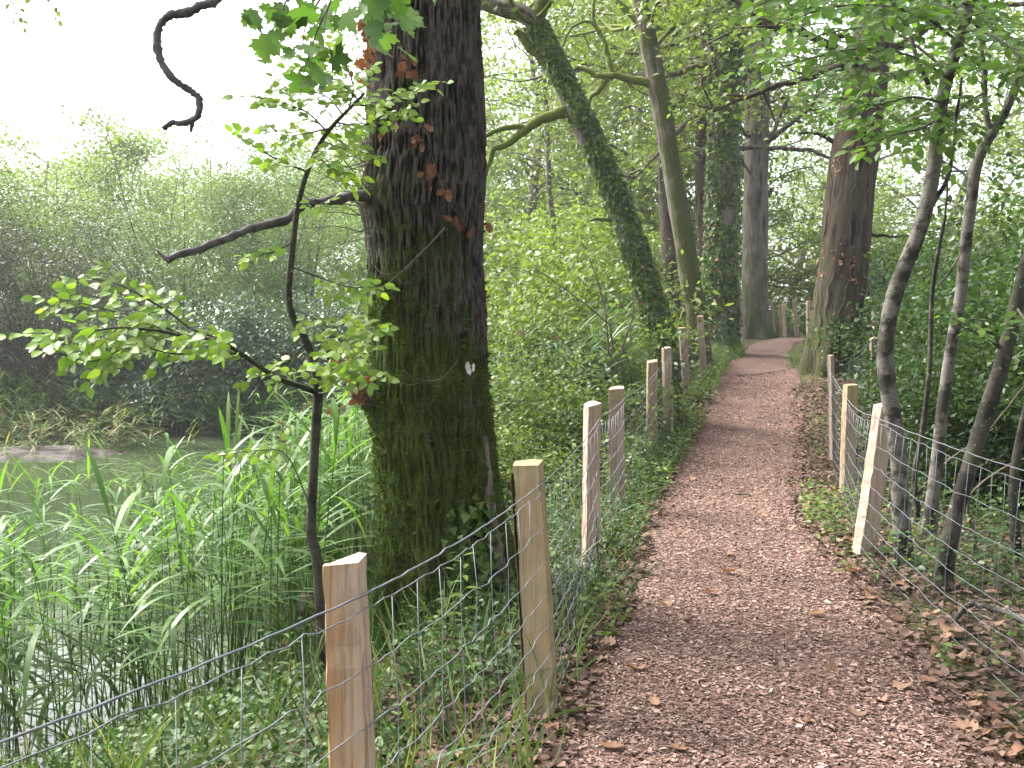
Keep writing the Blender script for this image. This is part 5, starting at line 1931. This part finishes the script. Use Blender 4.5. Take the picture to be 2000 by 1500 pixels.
# grass blades and dead stalks poking through the cover
T_BLADE = reed_leaf_strip(1.0, .035, .5, 4)
T_BLADE = (T_BLADE[0], T_BLADE[1], None)
for mt, n, lab in (('cover', 3000, 'grass blades growing through the bank cover'), ('drygrass', 1400, 'dry straw coloured stalks on the bank')):
    y = 2.2 + 11 * rg.random(n) ** 1.3
    x = fence_x(y) + rg.uniform(-2.3, .25, n)
    k = (poly_sdf(x, y, POND) > -.1) & (x < path_x(y) - path_w(y) + .05) & ~(np.hypot(x - OAK_BASE[0], y - OAK_D) < .42)
    x, y = x[k], y[k]
    ax = rg.normal(size=(len(x), 3)) * [.6, .6, .2] + [0, 0, .9]
    cov = Buf()
    cov.leaves(T_BLADE, np.stack([x, y, terrain(x, y)], -1), ax, rg.normal(size=(len(x), 3)), rg.uniform(.14, .5, len(x)), rg.uniform(.14, .40, len(x)))
    tag(cov.build('grass', M[mt], None, (0, 6, 0), False), lab, kind='stuff')


# weeds: upright stems with lance leaves
def weed_mesh(seed, h, m, ln, mat):
    rng = np.random.default_rng(seed)
    t = np.linspace(0, 1, 6)
    st = np.stack([rng.normal() * .12 * t ** 2, rng.normal() * .12 * t ** 2, h * t], -1)
    b = Buf()
    b.tube(st, np.linspace(.003, .0012, 6), 4, False)
    for k in range(m):
        f = .12 + .86 * k / m
        p = A([np.interp(f, t, st[:, a]) for a in range(3)])
        a = k * 2.4 + rng.normal() * .3
        b.leaves(T_LEAF, [p], [[math.cos(a), math.sin(a), .35 - .6 * rng.random()]], [[0, 0, 1]], ln * (1.15 - .7 * f), ln * (1.15 - .7 * f) * .55)
    return b.mesh('weed', mat)


WEED = [weed_mesh(700 + k, h, m, ln, M[mt]) for k, (h, m, ln, mt) in enumerate([(.45, 14, .11, 'herb'), (.6, 18, .10, 'cover'), (.35, 12, .09, 'herb'), (.55, 16, .13, 'cover')])]
wl = [(905, 1255, 4.9, 1.15, 'tall weed with narrow leaves in front of the oak foot'), (868, 1225, 5.0, 1.0, 'leafy weed at the left front of the oak foot'), (985, 1265, 4.8, .8, 'weed between the oak foot and the second post'),
      (800, 1290, 4.6, .7, 'short weed left of the oak foot behind the wires'), (560, 1340, 4.6, .9, 'leafy weed left of the nearest post'), (480, 1420, 4.2, .9, 'weed low on the bank left of the nearest post'), (770, 1400, 3.9, .7, 'short weed right of the nearest post'),
      (1090, 1120, 6.2, .9, 'weed beside the third post'), (1180, 1060, 7.0, .8, 'weed in front of the fourth post'), (1245, 1140, 5.6, .5, 'small weed on the left edge of the path'), (1590, 1010, 8.0, .7, 'weed at the right path edge before the leaning post'),
      (1640, 1060, 7.0, .8, 'weed at the foot of the leaning pale post'), (1660, 1130, 6.2, .7, 'bright weed between the path and the saplings'), (1720, 1150, 6.1, .8, 'weed in front of the sinuous sapling'), (1900, 1180, 6.0, 1.0, 'weed behind the right wires'), (1950, 1080, 6.8, 1.2, 'weed at the right edge beyond the wires')]
for k, (px, py, d, s, lab) in enumerate(wl):
    x = (px - 1000) / F_PX * d
    o = bpy.data.objects.new('weed', WEED[k % 4])
    COL.objects.link(o)
    o.location = (x, d, tz(x, d))
    o.rotation_euler = (0, 0, k * 1.3)
    o.scale = (s,) * 3
    tag(o, lab, 'weed', 'weeds along the fences')

# wood chips on the path: flat slivers lying at odd angles
T_CHIP = (A([[-.5, -.5, 0], [.5, -.42, .06], [.42, .5, 0], [-.4, .46, -.04]], float), A([[0, 1, 2, 3]]), None)
n = 150000
y = 2.6 + 15 * rg.random(n) ** 1.9
u = rg.uniform(-1, 1, n)
u = np.sign(u) * np.abs(u) ** .9 * 1.06
x = path_x(y) + u * path_w(y)
z = terrain(x, y) + .020 - .016 * np.abs(np.clip(u, -1, 1)) ** 6 + rg.random(n) * .008
ax = np.column_stack([rg.normal(size=(n, 2)), .12 * rg.normal(size=n)])
nr = rg.normal(size=(n, 3)) * .28 + [0, 0, 1]
L = rg.gamma(3.0, .0036, n) + .005
b = Buf()
b.leaves(T_CHIP, np.stack([x, y, z], -1), ax, nr, L, L * rg.uniform(.22, .55, n))
tag(b.build('wood_chips', M['chips'], None, (1.5, 6, 0), False), 'loose wood chips covering the path', kind='stuff')

# leaf litter at the margins
n = 26000
y = 2.6 + 13 * rg.random(n) ** 1.8
s = rg.random(n) < .5
xl = path_x(y) - path_w(y)
xr = path_x(y) + path_w(y)
x = np.where(s, xl + .10 - np.abs(rg.normal(size=n)) * .55, xr - .14 + np.abs(rg.normal(size=n)) * 1.0)
z = terrain(x, y) + .012 + rg.random(n) * .02
b = Buf()
ax = np.column_stack([rg.normal(size=(n, 2)), .2 * rg.normal(size=n)])
b.leaves(T_LEAF, np.stack([x, y, z], -1), ax, rg.normal(size=(n, 3)) * .45 + [0, 0, 1], rg.uniform(.018, .065, n))
tag(b.build('leaf_litter', M['litter'], None, (1.5, 6, 0), False), 'brown leaf litter along both sides of the path', kind='stuff')

# larger fallen leaves, one by one
_b = Buf()
_b.add(T_DRY[0], None, T_DRY[2])
DRY_ME = [_b.mesh('fallen_leaf', M['dry'], smooth=False)]
T_DRY2 = fan_leaf([(0, 0), (.20, .10), (.30, .35), (.24, .65), (.10, .9), (0, 1)], (0, .45), .9, -.3)
_b = Buf()
_b.add(T_DRY2[0], None, T_DRY2[2])
DRY_ME.append(_b.mesh('fallen_leaf', M['dry'], smooth=False))
for k in range(230):
    y = 2.9 + 7 * rg.random() ** 1.5
    q = rg.random()
    xl, xr = path_x(y) - path_w(y), path_x(y) + path_w(y)
    if q < .40:
        x, lab, g = xl + .05 - abs(rg.normal()) * .22, 'dry brown leaf fallen on the left margin of the path', 'fallen leaves left of the path'
    elif q < .82:
        x, lab, g = xr - .05 + abs(rg.normal()) * .30, 'dry brown leaf fallen on the right margin of the path', 'fallen leaves right of the path'
    else:
        x, lab, g = rg.uniform(xl, xr), 'dry brown leaf lying out on the wood chips', 'fallen leaves on the path'
    o = bpy.data.objects.new('fallen_leaf', DRY_ME[k % 2])
    COL.objects.link(o)
    sz = rg.uniform(.05, .10)
    o.matrix_world = basis(A([x, y, tz(x, y) + .030]), [rg.normal(), rg.normal(), .12 * rg.normal()], rg.normal(size=3) * .3 + [0, 0, 1], sz, sz * rg.uniform(.8, 1.2))
    tag(o, lab, 'leaf', g)

# a stick on the path, a fallen branch by the right wires, a dead twig heap, dark stump in the bank
def stick(name, label, pts, r0, r1, mat, cat, seed):
    p = resample(pts, 24)
    rng = np.random.default_rng(seed)
    p = p + rng.normal(size=p.shape) * .003
    b = Buf()
    b.tube(p, np.linspace(r0, r1, 24), 7, True, .08, rng)
    return tag(b.build(name, mat, None, p[0]), label, cat)


def gp(px, d, dz): x = (px - 1000) / F_PX * d; return A([x, d, tz(x, d) + dz])


stick('stick', 'short dark stick lying across the middle of the path', [gp(1438, 8.95, .035), gp(1455, 8.9, .04), gp(1476, 8.85, .035)], .010, .006, M['twig'], 'stick', 1)
stick('fallen_branch', 'grey fallen branch behind the lowest right hand wires', [gp(1880, 5.1, .03), gp(1905, 5.15, .10), gp(1950, 5.1, .11), gp(2010, 5.0, .09), gp(2100, 4.8, .06)], .014, .018, M['bark_sap'], 'branch', 2)
stick('stick', 'thin leaning dead stem among the right hand weeds', [gp(1920, 7.6, .0), gp(1900, 7.5, .35), gp(1965, 7.4, .62), gp(2040, 7.3, .8)], .012, .007, M['twig'], 'stick', 3)
stick('stick', 'thin arching stem crossing behind the right saplings', [gp(1780, 9.2, .0), gp(1850, 9.0, .45), gp(1930, 8.8, .8), gp(2020, 8.6, 1.3)], .012, .006, M['twig'], 'stick', 4)
b = Buf()  # heap of short thick dark stems low in the bank
c = A([(585 - 1000) / F_PX * 7.6, 7.6, WATER_Z + .12])
for k in range(5):
    a = k * 1.1
    p = resample([c + [-.25 + .1 * k, .1 * math.sin(a), .05 * k - .1], c + [0, .1, .05 + .02 * k], c + [.32 - .05 * k, -.1 + .07 * k, .03 * k]], 16)
    b.tube(p, np.linspace(.07, .05, 16), 9, True, .1, rg)
tag(b.build('dark_tangle', M['darkwood'], None, c), 'dark stump at the water edge beside the hornbeam stem', 'tangle')

# slim undergrowth stems by the leaning tree
for k, (pts, lab) in enumerate([([(1215, 800), (1195, 660), (1180, 625), (1110, 570), (1040, 520)], 'thin arching stem left of the leaning tree pointing to the oak'), ([(1200, 790), (1185, 640), (1170, 560), (1150, 500)], 'thin upright stem in the shrubs left of the leaning tree'),
                               ([(1240, 780), (1215, 700), (1235, 620), (1242, 560)], 'thin dark stem close to the leaning tree'), ([(1255, 770), (1225, 700), (1200, 670)], 'short twiggy stem near the fifth post')]):
    p = WL(pts, 11.6)
    p[0][2] = tz(p[0][0], 11.6)
    stick('whip_sapling', lab, p, .014, .006, M['twig'], 'sapling', 20 + k)

# ------------------------------------------------------------------ thin even haze over pond and wood, partly standing in for lens glare
hk = NT('thin_haze')
pv = hk.n('VolumePrincipled')
pv.inputs['Color'].default_value = (.93, .96, 1.0, 1)
pv.inputs['Density'].default_value = HAZE
pv.inputs['Anisotropy'].default_value = 0.35
hk.l(pv.outputs[0], hk.out.inputs['Volume'])
b = Buf()
x0, x1, y0, y1, z0, z1 = -700, 700, -400, 800, -4, 32
b.add([(x0, y0, z0), (x1, y0, z0), (x1, y1, z0), (x0, y1, z0), (x0, y0, z1), (x1, y0, z1), (x1, y1, z1), (x0, y1, z1)],
      [[0, 3, 2, 1], [4, 5, 6, 7], [0, 1, 5, 4], [1, 2, 6, 5], [2, 3, 7, 6], [3, 0, 4, 7]])
tag(b.build('haze', hk.m, None, (0, 0, 0), False), 'thin haze over pond and wood, partly standing in for lens glare', kind='stuff')
